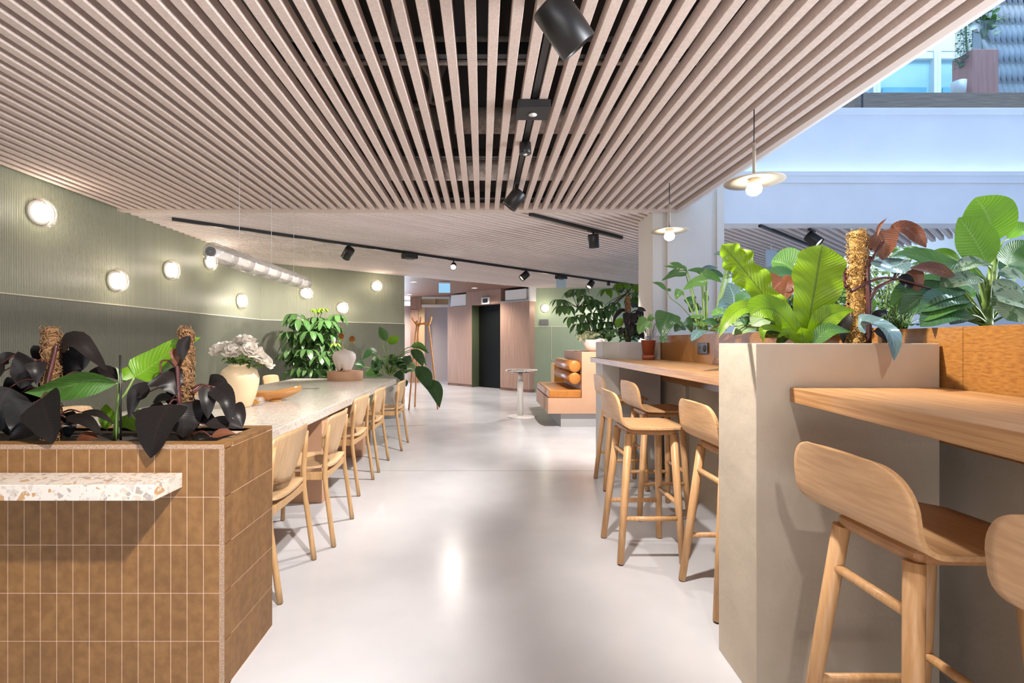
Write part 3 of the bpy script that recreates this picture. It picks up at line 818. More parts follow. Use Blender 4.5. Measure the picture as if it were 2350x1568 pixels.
# disc pendants
def pendant(x, y, zd, r, label):
    t = thing('pendant_lamp', label, 'pendant lamp', (x, y, zd), 0, 'disc pendant lamps over the bar')
    build('cord', MB().tube([(x, y, HC), (x, y, zd + .20)], .0035, 6), M_['black'], t)
    build('stem', MB().tube([(x, y, zd + .005), (x, y, zd + .21)], .009, 10), M_['discmetal'], t)
    build('disc_shade', MB().lathe([(.02, .006), (r * .55, .0), (r, -.016), (r, -.021), (r * .55, -.006), (.02, -.001)], (x, y, zd), 48, closed=True), M_['discmetal'], t)
    build('lamp_holder', MB().lathe([(.030, 0), (.033, -.028), (.0001, -.03)], (x, y, zd), 20), M_['discmetal'], t)
    build('bulb', MB().lathe([(.02, -.028), (.036, -.04), (.044, -.062), (.038, -.085), (.02, -.098), (.0001, -.102)], (x, y, zd), 24), M_['bulb'], t)
pendant(1.60, 2.935, 2.215, .163, 'larger looking disc pendant lamp hanging in front of the white gallery front')
pendant(1.606, 4.28, 2.225, .152, 'smaller looking disc pendant lamp hanging in front of the beige column')
# glass tube lamp over the table
TX, TY0, TY1, TZ = -1.93, 3.55, 5.45, 1.895
t = thing('tube_pendant_lamp', 'long horizontal pendant lamp of clear glass segments over the marble table', 'pendant lamp', (TX, (TY0 + TY1) / 2, TZ))
nseg = 7; sl = (TY1 - TY0) / nseg
RY = Matrix.Rotation(-PI / 2, 4, 'X')
for i in range(nseg):
    a = TY0 + i * sl
    R_ = .072
    build('glass_segment', MB().lathe([(.03, .002), (R_ - .012, .003), (R_, .016), (R_, sl - .016), (R_ - .012, sl - .003), (.03, sl - .002)], (TX, a, TZ), 32, RY), M_['tubeglass'], t)
build('core_tube', MB().lathe([(.028, -.01), (.030, 0), (.030, TY1 - TY0), (.028, TY1 - TY0 + .01)], (TX, TY0, TZ), 20, RY), emit('frosted_core', (.93, .87, .80), .25), t)
build('end_cap', MB().lathe([(.034, -.02), (.034, .0), (.012, .001), (.012, -.03), (.0001, -.031)], (TX, TY0, TZ), 20, RY), M_['screen'], t)
for y in (3.96, 4.56, 5.10):
    build('suspension_wire', MB().tube([(TX, y, TZ + .07), (TX, y, HC)], .0018, 5), M_['whitemetal'], t)
# ------------------------------------------------------------------ tiled planter (left)
PX1, PY0, PY1, PZ = -.926, 1.789, 2.197, .884
PX0 = -2.75
t = thing('tiled_planter', 'large ochre tiled planter box in the left foreground', 'planter', (-1.8, 2.0, 0))
g = .0011
mb = MB().box(PX0 + .02, PX1 - .0008, PY0 + .0009, PY0 + .05, 0, PZ - .004).box(PX0 + .02, PX1 - .004, PY1 - .05, PY1 - .004, 0, PZ - .004).box(PX1 - .05, PX1 - .0008, PY0 + .004, PY1 - .001, 0, PZ - .004).box(PX0, PX0 + .05, PY0, PY1, 0, PZ - .004)
build('grout_body', mb, M_['grout'], t)
TW, TH = .0585, .1726
mb = MB()
x1 = PX1 - .0172
while x1 > PX0:
    for r in range(5):
        z0 = .004 + r * TH
        mb.box(x1 - TW + g, x1 - g, PY0, PY0 + .02, z0 + g, z0 + TH - g)
    x1 -= TW
build('front_tiles', mb, M_['tile'], t, bevel=.0004, seg=1)
mb = MB()
for k in range(7):
    y0 = PY0 + .001 + k * (PY1 - PY0) / 7
    for r in range(5):
        z0 = .004 + r * TH
        mb.box(PX1 - .0166, PX1, y0 + (g * .3 if k else 0), y0 + (PY1 - PY0) / 7 - g * .8, z0 + g, z0 + TH - g)
build('side_tiles', mb, M_['tile'], t, bevel=.0004, seg=1)
mb = MB()
x1 = PX1
while x1 > PX0:
    mb.box(max(x1 - TH + g, PX0), x1 - g * .5, PY0 - .0004, PY0 + .062, PZ - .0165, PZ)
    mb.box(max(x1 - TH + g, PX0), x1 - g * .5, PY1 - .05, PY1 + .0004, PZ - .0165, PZ)
    x1 -= TH
y0 = PY0 + .063
while y0 < PY1 - .06:
    mb.box(PX1 - .062, PX1 + .0004, y0, min(y0 + TH - g, PY1 - .052), PZ - .0165, PZ); y0 += TH
build('rim_tiles', mb, M_['tile'], t, bevel=.001, seg=1)
mb = MB().box(PX1 - .0166, PX1 - .0002, PY0 - .0003, PY0 + .0006, .004, PZ - .017)
x1 = PX1
while x1 > PX0:
    mb.box(max(x1 - TH + g, PX0), x1 - g * .5, PY0 - .001, PY0 - .0004, PZ - .016, PZ - .001); x1 -= TH
build('tile_edges', mb, M_['tileedge'], t)
build('soil', MB().box(PX0 + .04, PX1 - .06, PY0 + .06, PY1 - .05, .5, .858), M_['soil'], t)
tag(build('terrazzo_shelf', MB().box(PX0, -1.077, 1.634, 1.790, .730, .782), M_['terrz'], bevel=.002), 'white terrazzo shelf fixed to the front of the ochre tiled planter', 'shelf')

# ------------------------------------------------------------------ long table and chairs
TX0, TX1, TYa, TYb, TZt = -2.66, -1.215, 2.36, 7.03, .74
t = thing('dining_table', 'long communal table with a pale marble top on peach blocks', 'table', ((TX0 + TX1) / 2, 4.7, 0))
build('tabletop', MB().box(TX0, TX1, TYa, TYb, TZt - .068, TZt), M_['terrt'], t, bevel=.004)
build('base_block', MB().box(TX0 + .35, TX1 - .03, 3.87, 4.03, 0, TZt - .068), M_['peach'], t, bevel=.004)
build('base_block', MB().box(TX0 + .35, TX1 - .10, 5.44, 5.62, 0, TZt - .068), M_['peach'], t, bevel=.004)
build('power_flap', MB().box(-1.98, -1.80, 5.45, 5.53, TZt, TZt + .002), M_['screen'], t)

def make_chair():
    t = thing('dining_chair', '', 'chair')
    # local: faces +y, back legs at y=-.24
    g = []
    for i in range(13):
        u = -1 + 2 * i / 12
        row = []
        for j in range(11):
            v = j / 10
            hw = .215 + .015 * v - .045 * max(0, (v - .75) / .25) ** 2 - .03 * max(0, (.2 - v) / .2) ** 2
            x = u * hw
            y = -.215 + v * .45
            z = .462 + .018 * (abs(u) ** 2.2) + .010 * (1 - v) ** 2 - .022 * max(0, (v - .82) / .18) ** 2 - .006
            row.append((x, y, z))
        g.append(row)
    build('seat', MB().sheet(g, .012), M_['ashply'], t, world=False)
    g = []
    for i in range(17):
        u = -1 + 2 * i / 16
        row = []
        for j in range(13):
            v = j / 12
            hw = .165 + .085 * min(1, v / .55) ** .8
            if v < .22: hw *= 1 - .40 * ((.22 - v) / .22) ** 2
            if v > .88: hw *= 1 - .075 * ((v - .88) / .12) ** 2
            x = u * hw
            z = .535 + .265 * v - .016 * abs(u) ** 4 * (1 if v > .5 else -1)
            y = -.205 - .055 * v + .045 * u * u
            row.append((x, y, z))
        g.append(row)
    build('backrest', MB().sheet(g, .011), M_['ashply'], t, world=False)
    for s in (-1, 1):
        build('back_leg', MB().tube([(s * .242, -.255, 0.004), (s * .240, -.222, .25), (s * .232, -.198, .46), (s * .222, -.218, .745)], [.0155, .018, .020, .0135], 12, spline=8), M_['ash'], t, world=False)
        build('front_leg', MB().tube([(s * .225, .225, 0.004), (s * .212, .200, .45)], [.0145, .019], 12), M_['ash'], t, world=False)
        build('glide', MB().lathe([(.012, 0), (.012, .006)], (s * .242, -.255, 0), 10), M_['blackmatt'], t, world=False)
        build('glide', MB().lathe([(.012, 0), (.012, .006)], (s * .225, .225, 0), 10), M_['blackmatt'], t, world=False)
    mb = MB()
    for s in (-1, 1): mb.box(s * .215 - .011, s * .215 + .011, -.20, .205, .405, .452)
    mb.box(-.21, .21, .185, .207, .405, .447)
    mb.box(-.21, .21, -.205, -.183, .405, .447)
    build('seat_frame', mb, M_['ash'], t, bevel=.003, world=False)
    return t
ch = make_chair()
GC = 'pale wooden chairs around the long table'
right_chairs = [(-.968 - .255, 2.625, 'pale wooden dining chair nearest the camera, beside the tiled planter', .0),
                (-.915 - .255, 3.28, 'second pale wooden dining chair along the aisle side of the table', .03),
                (-1.0 - .255, 4.30, 'third pale wooden dining chair along the aisle side of the table', -.02),
                (-.995 - .255, 5.03, 'fourth pale wooden dining chair along the aisle, before the gap', .0),
                (-.93 - .255, 5.98, 'pale wooden dining chair at the far corner of the table, next to the coat stand', .0)]
for i, (x, y, lb, r) in enumerate(right_chairs):
    if i == 0:
        ch.location = (x, y, 0); ch.rotation_euler = (0, 0, PI / 2 + r); ch['label'] = lb; ch['group'] = GC
    else: dup(ch, (x, y, 0), PI / 2 + r, lb, GC)
for x, y, lb in ((-2.70, 6.86, 'pale chair on the wall side of the table, in front of the umbrella tree'),
                 (-2.72, 4.88, 'pale chair on the wall side of the table, mostly behind the peony vase'),
                 (-2.66, 3.42, 'pale chair on the wall side of the table, glimpsed through the planter leaves')):
    dup(ch, (x, y, 0), -PI / 2, lb, GC)

# ------------------------------------------------------------------ bar: pier, counters, planter boxes, stools
def hexplanter(name, poly, inner, z, mat, label, solid_to=None):
    t = thing(name, label, 'planter', (sum(p[0] for p in poly) / len(poly), sum(p[1] for p in poly) / len(poly), 0))
    n = len(poly)
    mb = MB()
    vs = [(x, y, 0) for x, y in poly] + [(x, y, z) for x, y in poly] + [(x, y, z) for x, y in inner] + [(x, y, z - .12) for x, y in inner]
    fs = []
    for k in range(3):
        for i in range(n):
            fs.append((k * n + i, k * n + (i + 1) % n, (k + 1) * n + (i + 1) % n, (k + 1) * n + i))
    fs.append(tuple(range(n))[::-1]); fs.append(tuple(range(3 * n, 4 * n)))
    mb.add(vs, fs)
    build('body', mb, mat, t, bevel=.003)
    build('soil', MB().prism([(x, y) for x, y in inner], z - .119, z - .035), M_['soil'], t)
    return t
hexplanter('pier_planter', [(.950, 1.73), (1.588, 1.73), (1.588, 2.06), (.962, 2.03)], [(.975, 1.752), (1.566, 1.752), (1.566, 2.035), (.985, 2.008)], 1.2465, M_['plaster'],
           'tall beige plaster pier planter between the two bar counters')
hexplanter('pier_planter', [(1.262, 4.6), (1.645, 4.6), (1.645, 5.12), (1.165, 5.12), (1.165, 4.83)], [(1.275, 4.62), (1.63, 4.62), (1.63, 5.10), (1.185, 5.10), (1.185, 4.84)], 1.2535, M_['greyplanter'],
           'grey plaster pier planter at the far end of the bar')
CZ = 1.094
tag(build('bar_counter', MB().prism([(1.112, 2.04), (1.64, 2.04), (1.64, 4.595), (1.255, 4.595), (1.155, 4.825), (1.155, 5.13), (1.66, 5.13), (1.66, 5.5), (1.138, 5.26)], CZ - .050, CZ), M_['bamboo'], bevel=.002),
    'bamboo bar counter behind the pier, running to the grey planter', 'counter')
NB = Vector((-.156, -.988)); NP = Vector((.988, -.156))
a = Vector((1.066, 1.727)); b = a + NB * 1.75
bb = Vector((1.583, 1.727)); bc = bb + NB * 1.75
RL = Matrix.Rotation(.1566, 2)
cn = build('bar_counter', MB().prism([(RL @ (q_ - a))[:] for q_ in (a, bb, bc, b)], CZ - .050, CZ), M_['bamboo'], bevel=.002)
cn.location = (a.x, a.y, 0); cn.rotation_euler = (0, 0, -.1566)
tag(cn, 'bamboo bar counter in the right foreground, in front of the pier', 'counter')
def panelbox(name, p, q, thick, z0, z1, mat, label, cat, seams=(), nrm=None):
    p, q = Vector(p), Vector(q)
    d = q - p
    L = d.length
    o = build(name, MB().box(0, 1, 0, 1, 0, 1), mat)
    bpy.data.objects.remove(o)
    t = thing(name, label, cat, (p.x, p.y, 0), math.atan2(d.y, d.x))
    cuts = [0] + list(seams) + [L]
    for i in range(len(cuts) - 1):
        build('front_panel', MB().box(cuts[i] + .001, cuts[i + 1] - .001, 0, .018, z0, z1), mat, t, world=False, bevel=.001, seg=1)
    build('core', MB().box(0, L, .018, thick, z0, z1 - .07), M_['soil'], t, world=False)
    build('rear_panel', MB().box(0, L, thick, thick + .018, z0, z1), mat, t, world=False)
    return t
# far planter box above the counter (faces the aisle); its local y runs away from the aisle
panelbox('planter_box', (1.65, 5.05), (1.65, 2.08), .36, 0.9, 1.312, M_['ply'], 'orange plywood planter box behind the far counter', 'planter', (.42, 1.72))
panelbox('planter_box', (bb + NP * .012 - NB * .30)[:], (bc + NP * .012)[:], .36, 0.9, 1.302, M_['ply'], 'glowing orange plywood planter box behind the near counter', 'planter', (.385, 1.5))
# knee walls under the counters
struct('wall_bar', MB().box(1.70, 2.0, 2.08, 5.0, 0, .89).box(1.672, 1.70, 4.1, 4.18, 0, .89), M_['plaster'])
o = bb + NP * .12; o2 = bc + NP * .12
o = o - NB * .36
struct('wall_bar_near', MB().prism([o[:], (o + NP * .3)[:], (o2 + NP * .3)[:], o2[:]], 0, .89), M_['plaster'])
t = thing('power_socket', 'charcoal power socket plate on the orange planter box', 'socket', (1.65, 3.72, 1.20))
build('plate', MB().box(1.640, 1.6495, 3.635, 3.805, 1.163, 1.247), M_['plug'], t, bevel=.004)
build('outlet', MB().lathe([(.026, 0), (.024, .004), (.0001, .0045)], (1.640, 3.68, 1.205), 20, Matrix.Rotation(-PI / 2, 4, 'Y')), M_['blackmatt'], t)
build('usb_port', MB().box(1.6385, 1.640, 3.755, 3.765, 1.20, 1.222), M_['blackmatt'], t)

def make_stool():
    t = thing('bar_stool', '', 'stool')
    prof = []
    for i in range(9): prof.append((.205 - .30 * i / 8, .766 - .004 * math.sin(PI * i / 8)))
    for i in range(1, 8):
        th = PI / 2 * i / 8 * 1.05
        prof.append((-.095 - .085 * math.sin(th), .766 + .085 * (1 - math.cos(th))))
    y0, z0 = prof[-1]
    for i in range(1, 13):
        f = math.sin(PI / 2 * i / 12)
        prof.append((y0 - .030 * f, z0 + (.966 - z0) * f))
    n = len(prof)
    g = []
    for i in range(21):
        u = -1 + 2 * i / 20
        row = []
        for j, (y, z) in enumerate(prof):
            s = j / (n - 1)
            hw = .185 + .03 * min(1, s / .5)
            if y > .15: hw -= .055 * (1 - math.sqrt(max(0, 1 - ((y - .15) / .055) ** 2)))
            if z > .862: hw -= .100 * (1 - math.sqrt(max(0, 1 - ((z - .862) / .104) ** 2)))
            cy = .030 * (u * hw / .215) ** 2 * max(0, (s - .45) / .55)
            zz = z - (.010 * abs(u * hw / .215) ** 2 * max(0, (s - .8) / .2))
            row.append((u * hw, y + cy, zz))
        g.append(row)
    build('seat_shell', MB().sheet(g, .012), M_['oakply'], t, world=False)
    build('seat_frame', MB().prism([(-.135, -.115), (.135, -.115), (.145, .165), (-.145, .165)], .716, .757), M_['oakend'], t, bevel=.02, seg=3, world=False)
    tops = {(-1, -1): (-.120, -.105), (1, -1): (.120, -.105), (-1, 1): (-.125, .150), (1, 1): (.125, .150)}
    bots = {(-1, -1): (-.195, -.175), (1, -1): (.195, -.175), (-1, 1): (-.190, .178), (1, 1): (.190, .178)}
    def at(k, z):
        a, b = tops[k], bots[k]; f = (z - .004) / (.722)
        return Vector((b[0] + (a[0] - b[0]) * f, b[1] + (a[1] - b[1]) * f, z))
    for k in tops:
        build('leg', MB().tube([at(k, .006), at(k, .35), at(k, .724)], [.0185, .021, .0225], 14), M_['oak'], t, world=False)
        p = at(k, 0); build('glide', MB().lathe([(.015, 0), (.015, .008)], (p.x, p.y, 0), 10), M_['blackmatt'], t, world=False)
    for ka, kb, za, zb in (((-1, -1), (1, -1), .60, .60), ((-1, -1), (-1, 1), .25, .25), ((1, -1), (1, 1), .25, .25), ((-1, 1), (1, 1), .33, .33)):
        build('stretcher', MB().tube([at(ka, za), at(kb, zb)], .0135, 12), M_['oak'], t, world=False)
    return t
st = make_stool()
GS = 'oak bar stools along the counters'
for i, (x, y, r, lb) in enumerate([(.950, 2.995, .0, 'oak bar stool pulled out from the far counter, its whole seat in view'),
                                   (1.27, 3.69, .02, 'oak bar stool tucked in just behind the pulled out stool'),
                                   (1.21, 4.38, -.02, 'oak bar stool farthest along the counter, next to the grey planter'),
                                   (1.222, 2.42, .0, 'oak bar stool whose right half is hidden by the beige pier'),
                                   (1.14, 1.315, .0, 'nearest fully visible oak bar stool, under the foreground counter'),
                                   (1.105, .70, .0, 'oak bar stool cut off by the lower right corner of the photo')]):
    if i == 0:
        st.location = (x, y, 0); st.rotation_euler = (0, 0, -PI / 2 + r); st['label'] = lb; st['group'] = GS
    else: dup(st, (x, y, 0), -PI / 2 + r, lb, GS)

# ------------------------------------------------------------------ bench with bolsters, round table, coat stand
t = thing('bench', 'peach plastered bench with a raised back on a grey plinth', 'bench', (1.6, 8.0, 0))
poly = [(.964, .20), (2.6, .20), (2.6, 1.11), (1.46, 1.11), (1.46, .43), (.964, .43)]
mb = MB()
n = len(poly)
vs = [(x, 7.32, z) for x, z in poly] + [(x, 8.92, z) for x, z in poly]
mb.add(vs, [tuple(range(n)), tuple(range(n, 2 * n))[::-1]] + [(i, (i + 1) % n, n + (i + 1) % n, n + i) for i in range(n)])
build('body', mb, M_['peach'], t, bevel=.004)
build('plinth', MB().box(1.16, 2.6, 7.37, 8.7, 0, .20), M_['greybase'], t)
t = thing('seat_cushion', 'tan leather seat cushion on the peach bench', 'cushion', (1.2, 8.1, .43))
build('pad', MB().box(.975, 1.455, 7.33, 8.88, .431, .548), M_['leather'], t, bevel=.018, seg=3)
build('piping', MB().tube([(.975, 7.345, .535), (1.455, 7.345, .535)], .005, 6).tube([(.975, 7.345, .445), (1.455, 7.345, .445)], .005, 6), M_['leather'], t)
RX = Matrix.Rotation(-PI / 2, 4, 'X')
for z, lb in ((.715, 'lower tan leather bolster on the peach bench, resting above the seat cushion'), (.893, 'upper tan leather bolster stacked on the other one')):
    t = thing('bolster_cushion', lb, 'cushion', (1.365, 8.1, z), 0, 'leather bolsters on the bench')
    build('roll', MB().lathe([(.0001, 0), (.078, 0), (.088, .008), (.088, 1.49), (.078, 1.50), (.0001, 1.50)], (1.367, 7.36, z), 36, RX), M_['leather'], t)
    build('strap', MB().box(1.40, 1.46, 7.7, 7.73, z - .02, z + .02), M_['blackmatt'], t)
t = thing('cabinet_box', 'ochre yellow wooden box standing behind the bench', 'cabinet', (1.55, 9.55, 0))
build('body', MB().box(1.36, 2.05, 9.45, 9.9, 0, .84), M_['yellow'], t, bevel=.005)
build('frame', MB().box(1.36, 2.05, 9.42, 9.45, .80, .84).box(1.36, 1.41, 9.42, 9.45, .2, .80), M_['yellow'], t)
t = thing('bistro_table', 'small round white pedestal table with a speckled terrazzo top', 'table', (.66, 8.36, 0))
build('tabletop', MB().lathe([(.0001, .765), (.255, .765), (.272, .773), (.272, .788), (.262, .796), (.0001, .796)], (.66, 8.36, 0), 40), M_['terrw'], t)
build('mounting_plate', MB().lathe([(.14, .748), (.14, .765)], (.66, 8.36, 0), 24), M_['blackmatt'], t)
build('column', MB().tube([(.635, 8.36, .02), (.635, 8.36, .62)], .048, 20).tube([(.635, 8.36, .55), (.635, 8.36, .75)], .036, 20), M_['whitemetal'], t)
build('foot_plate', MB().lathe([(.235, 0), (.24, .006), (.236, .018), (.05, .03), (.0001, .03)], (.66, 8.36, 0), 40), M_['whitemetal'], t)
t = thing('coat_stand', 'orange stained coat stand of three knotted poles by the lobby opening', 'coat stand', (-1.15, 9.4, 0))
def Q(px, py, d): return P(px, py, d)
for pts in ([Q(938, 942, 9.22), Q(955.5, 752, 9.42), Q(957, 745, 9.45), Q(967, 743.5, 9.40), Q(983, 745, 9.38), Q(987, 740, 9.4), Q(990.5, 728, 9.5)],
            [Q(952, 934, 9.66), Q(959.5, 760, 9.50), Q(962, 748, 9.47), Q(964, 742, 9.46), Q(965.5, 728, 9.36)],
            [Q(1004.5, 939.5, 9.3), Q(985, 756, 9.44), Q(982, 745, 9.42), Q(973, 742, 9.47), Q(960, 746, 9.48), Q(955, 744, 9.46), Q(945, 729, 9.40)]):
    build('pole', MB().tube(pts, .0155, 10, spline=40), M_['stand'], t)
# ------------------------------------------------------------------ objects on the table and the bar
def lathe_thing(name, label, cat, prof, c, mat, n=40, part='body'):
    t = thing(name, label, cat, c)
    build(part, MB().lathe(prof, c, n), mat, t)
    return t
VC = Vector((-1.925, 3.95, TZt))
t = lathe_thing('vase', 'rounded cream ceramic vase holding white peonies on the table', 'vase', [(.0001, .001), (.085, .001), (.095, .01), (.125, .10), (.145, .19), (.146, .235), (.128, .29), (.088, .318), (.080, .324), (.090, .334), (.086, .338), (.07, .33), (.07, .30), (.11, .26), (.0001, .06)], VC, M_['vase'])
PC = Vector((-1.86, 6.76, TZt))
tag(build('display_pedestal', MB().lathe([(.0001, 0.001), (.233, 0.001), (.236, .004), (.236, .118), (.233, .122), (.0001, .122)], PC, 48), M_['peach']), 'round peach pedestal at the far end of the marble table', 'pedestal')
VB = PC + Vector((-.005, -.03, .123))
t = thing('vase', 'chalky white round vase with a notched base on the peach pedestal', 'vase', VB)
prof = [(.0001, .03), (.05, .012), (.055, .0), (.085, .0), (.10, .03), (.135, .11), (.155, .175), (.150, .225), (.115, .262), (.05, .280), (.026, .284), (.024, .305), (.020, .305), (.019, .28), (.0001, .27)]
mb = MB(); mb.lathe(prof, VB, 40)
def notch(v):
    x, y, z = v[0] - VB.x, v[1] - VB.y, v[2] - VB.z
    if z < .10:
        k = math.exp(-((x + .01) / .022) ** 2) * (1 - z / .10)
        return (v[0], v[1], v[2] + .05 * k) if z < .03 else (v[0], v[1] - math.copysign(.02 * k, y), v[2])
    return v
mb.v = [notch(v) for v in mb.v]
build('body', mb, M_['vase2'], t)
# wooden boat shaped bowl
BC = P(632, 921, 4.32); BC.z = TZt
t = thing('glass_bowl', 'boat shaped amber glass bowl on the table beside the cream vase', 'bowl', BC)
g = []
for i in range(19):
    u = -1 + 2 * i / 18
    row = []
    for j in range(9):
        v = -1 + 2 * j / 8
        hw = .095 * max(.02, (1 - abs(u) ** 2.2))
        z = .012 + .078 * abs(v) ** 1.6 * (1 - .45 * abs(u) ** 3) + .055 * abs(u) ** 2.2 + (.02 * u)
        row.append((BC.x + u * .185, BC.y + v * hw + u * .10, BC.z + z))
    g.append(row)
build('body', MB().sheet(g, .009), M_['amber'], t)
build('foot', MB().lathe([(.045, .0), (.05, .014)], BC, 24), M_['amber'], t)
JC = P(588, 933, 4.0); JC.z = TZt
for i, (dx, dy, lb) in enumerate(((.0, .0, 'small clear glass jar lying nearest the amber bowl, brown stopper toward the camera'), (-.075, .05, 'small clear glass jar half behind the cream vase'))):
    t = thing('glass_jar', lb, 'jar', JC + Vector((dx, dy, 0)), 0, 'glass jars beside the vase')
    c = JC + Vector((dx, dy, .033))
    build('jar_body', MB().lathe([(.03, .0), (.032, .01), (.032, .085), (.028, .09)], c, 20, Matrix.Rotation(PI / 2 + .5, 4, 'X') if False else RX), M_['tubeglass'], t)
    build('stopper', MB().lathe([(.022, -.02), (.022, .005)], c, 16, RX), M_['bowlwood'], t)
# terracotta pot on the far counter
q = P(1488, 822, 4.45); q.z = CZ
t = thing('flower_pot', 'terracotta flower pot on the counter beside the grey planter', 'pot', q)
build('saucer', MB().lathe([(.052, .001), (.056, .04), (.050, .042)], q, 28), M_['terra'], t)
build('pot', MB().lathe([(.048, .042), (.062, .168), (.066, .170), (.066, .176), (.058, .176), (.055, .15), (.0001, .15)], q, 28), M_['terra'], t)
# shell planter on the bench back
SC = P(1361, 800, 7.62); SC.z = 1.111
t = thing('shell_planter', 'white shell shaped planter on the back of the peach bench', 'planter', SC)
g = []
for i in range(37):
    a = 2 * PI * i / 36
    row = []
    for j in range(11):
        v = j / 10
        r = .155 * math.sin(.25 + 1.25 * v) * (1 + .035 * math.cos(a * 14))
        if abs(a) < .01: pass
        row.append(Vector((SC.x + r * math.cos(a) * (1.0 if math.cos(a) < 0 else .92), SC.y + r * math.sin(a) * .85, SC.z + .006 + .175 * (1 - math.cos(v * PI / 2)) + .03 * v * max(0, math.cos(a)))))
    g.append(row)
build('shell', MB().sheet(g, .010), M_['vase2'], t)
sp = [Vector((SC.x + .10 + .055 * math.cos(a) * (1 - a / 9), SC.y - .06, SC.z + .15 + .055 * math.sin(a) * (1 - a / 9))) for a in [i * .35 for i in range(18)]]
build('spiral_lip', MB().tube(sp, [.022, .004], 8), M_['vase2'], t)
build('base', MB().lathe([(.05, .0), (.06, .012)], SC, 16), M_['vase2'], t)
# ------------------------------------------------------------------ plants and flowers
EYE = Vector((0, 0, CH))
class Plant:
    def __init__(s, name, label, cat, base, lm, sm, d, group=None, extra=None):
        s.t = thing(name, label, cat, base, 0, group)
        s.F = MB(); s.S = MB(); s.lm = lm; s.sm = sm; s.d = d; s.base = Vector(base)
        s.layers = {}; s.wk = 1.22 if lm in ('darkleaf', 'deep', 'schef') else 1.05
        s.r = random.Random(hash(label) % 9973 if False else sum(map(ord, label)))
    def mbf(s, lm):
        if lm is None: return s.F
        if lm not in s.layers: s.layers[lm] = MB()
        return s.layers[lm]
    def leaf(s, b, t, w, dd=(0, 0), root=None, arch=.12, prof='ellip', fold=.18, wave=0.0, wf=4, hint=None, lm=None, pr=.0035, mid=None, n=12, m=2, tw=0, sag=.18, px=True):
        B = P(b[0], b[1], s.d + dd[0]) if px else Vector(b)
        T = P(t[0], t[1], s.d + dd[1]) if px else Vector(t)
        L = (T - B).length
        if mid is not None:
            mids = [P(q[0], q[1], s.d + (q[2] if len(q) > 2 else (dd[0] + dd[1]) / 2)) for q in mid]
        else:
            up = Vector((0, 0, 1)); tg = (T - B).normalized()
            nn = up - tg * up.dot(tg)
            if nn.length < .15: nn = (EYE - B).normalized() * .6
            mids = [B.lerp(T, .5) + nn.normalized() * arch * L]
        c = B.lerp(T, .5)
        h = (EYE - c).normalized() + Vector((0, 0, .45)) if hint is None else Vector(hint)
        ww = w * s.wk / 2 / FPX * s.d if px else w
        s.mbf(lm).leaf([B] + mids + [T], ww, h.normalized(), prof, fold, wave, wf, n, s.r.random() * 6, m, tw)
        if root is not None:
            R = P(root[0], root[1], s.d + (root[2] if len(root) > 2 else 0)) if px else Vector(root)
            md = R.lerp(B, .55) + Vector((0, 0, 1)) * sag * (B - R).length
            s.S.tube([R, md, B], [pr * 1.3, pr * .75], 6, spline=8)
    def stem(s, pts, r0, r1=None, n=8, px=True):
        q = [P(p[0], p[1], s.d + (p[2] if len(p) > 2 else 0)) for p in pts] if px else pts
        s.S.tube(q, [r0, r1 or r0], n, spline=14)
    def umbrella(s, hub, L, n=7, droop=.9, lm=None, w=.40, prof='obov', tilt=None, ph=None):
        # radial drooping leaflets round a hub
        H = Vector(hub)
        ph = s.r.random() * 6 if ph is None else ph
        for k in range(n):
            a = ph + 2 * PI * k / n + s.r.uniform(-.15, .15)
            l = L * s.r.uniform(.8, 1.1)
            o = Vector((math.cos(a), math.sin(a) * .9, 0))
            dr = droop * s.r.uniform(.75, 1.2)
            B = H + o * l * .10
            Mi = H + o * l * .52 + Vector((0, 0, .03 * L - .16 * dr * l))
            T = H + o * l * .88 + Vector((0, 0, -.62 * dr * l))
            hint = o * .7 + Vector((0, 0, .8))
            s.mbf(lm).leaf([B, Mi, T], l * w * .5, hint, prof, .22, .03, 3, 8, s.r.random() * 6, 1)
    def done(s):
        if s.F.v: build('foliage', s.F, M_[s.lm], s.t, closed=False)
        for k, mb in s.layers.items():
            o = build('foliage', mb, M_[k], s.t, closed=False)
            if k in ('schefnew', 'bright', 'lime', 'brownleaf', 'blueleaf', 'varieg'):
                o['label'] = {'schefnew': 'bright new leaves', 'bright': 'bright green leaves', 'lime': 'lime leaves', 'brownleaf': 'bronze brown leaves', 'blueleaf': 'blue green leaves', 'varieg': 'silver spotted leaves'}[k]
        if s.S.v: build('stems', s.S, M_[s.sm], s.t)
        return s.t

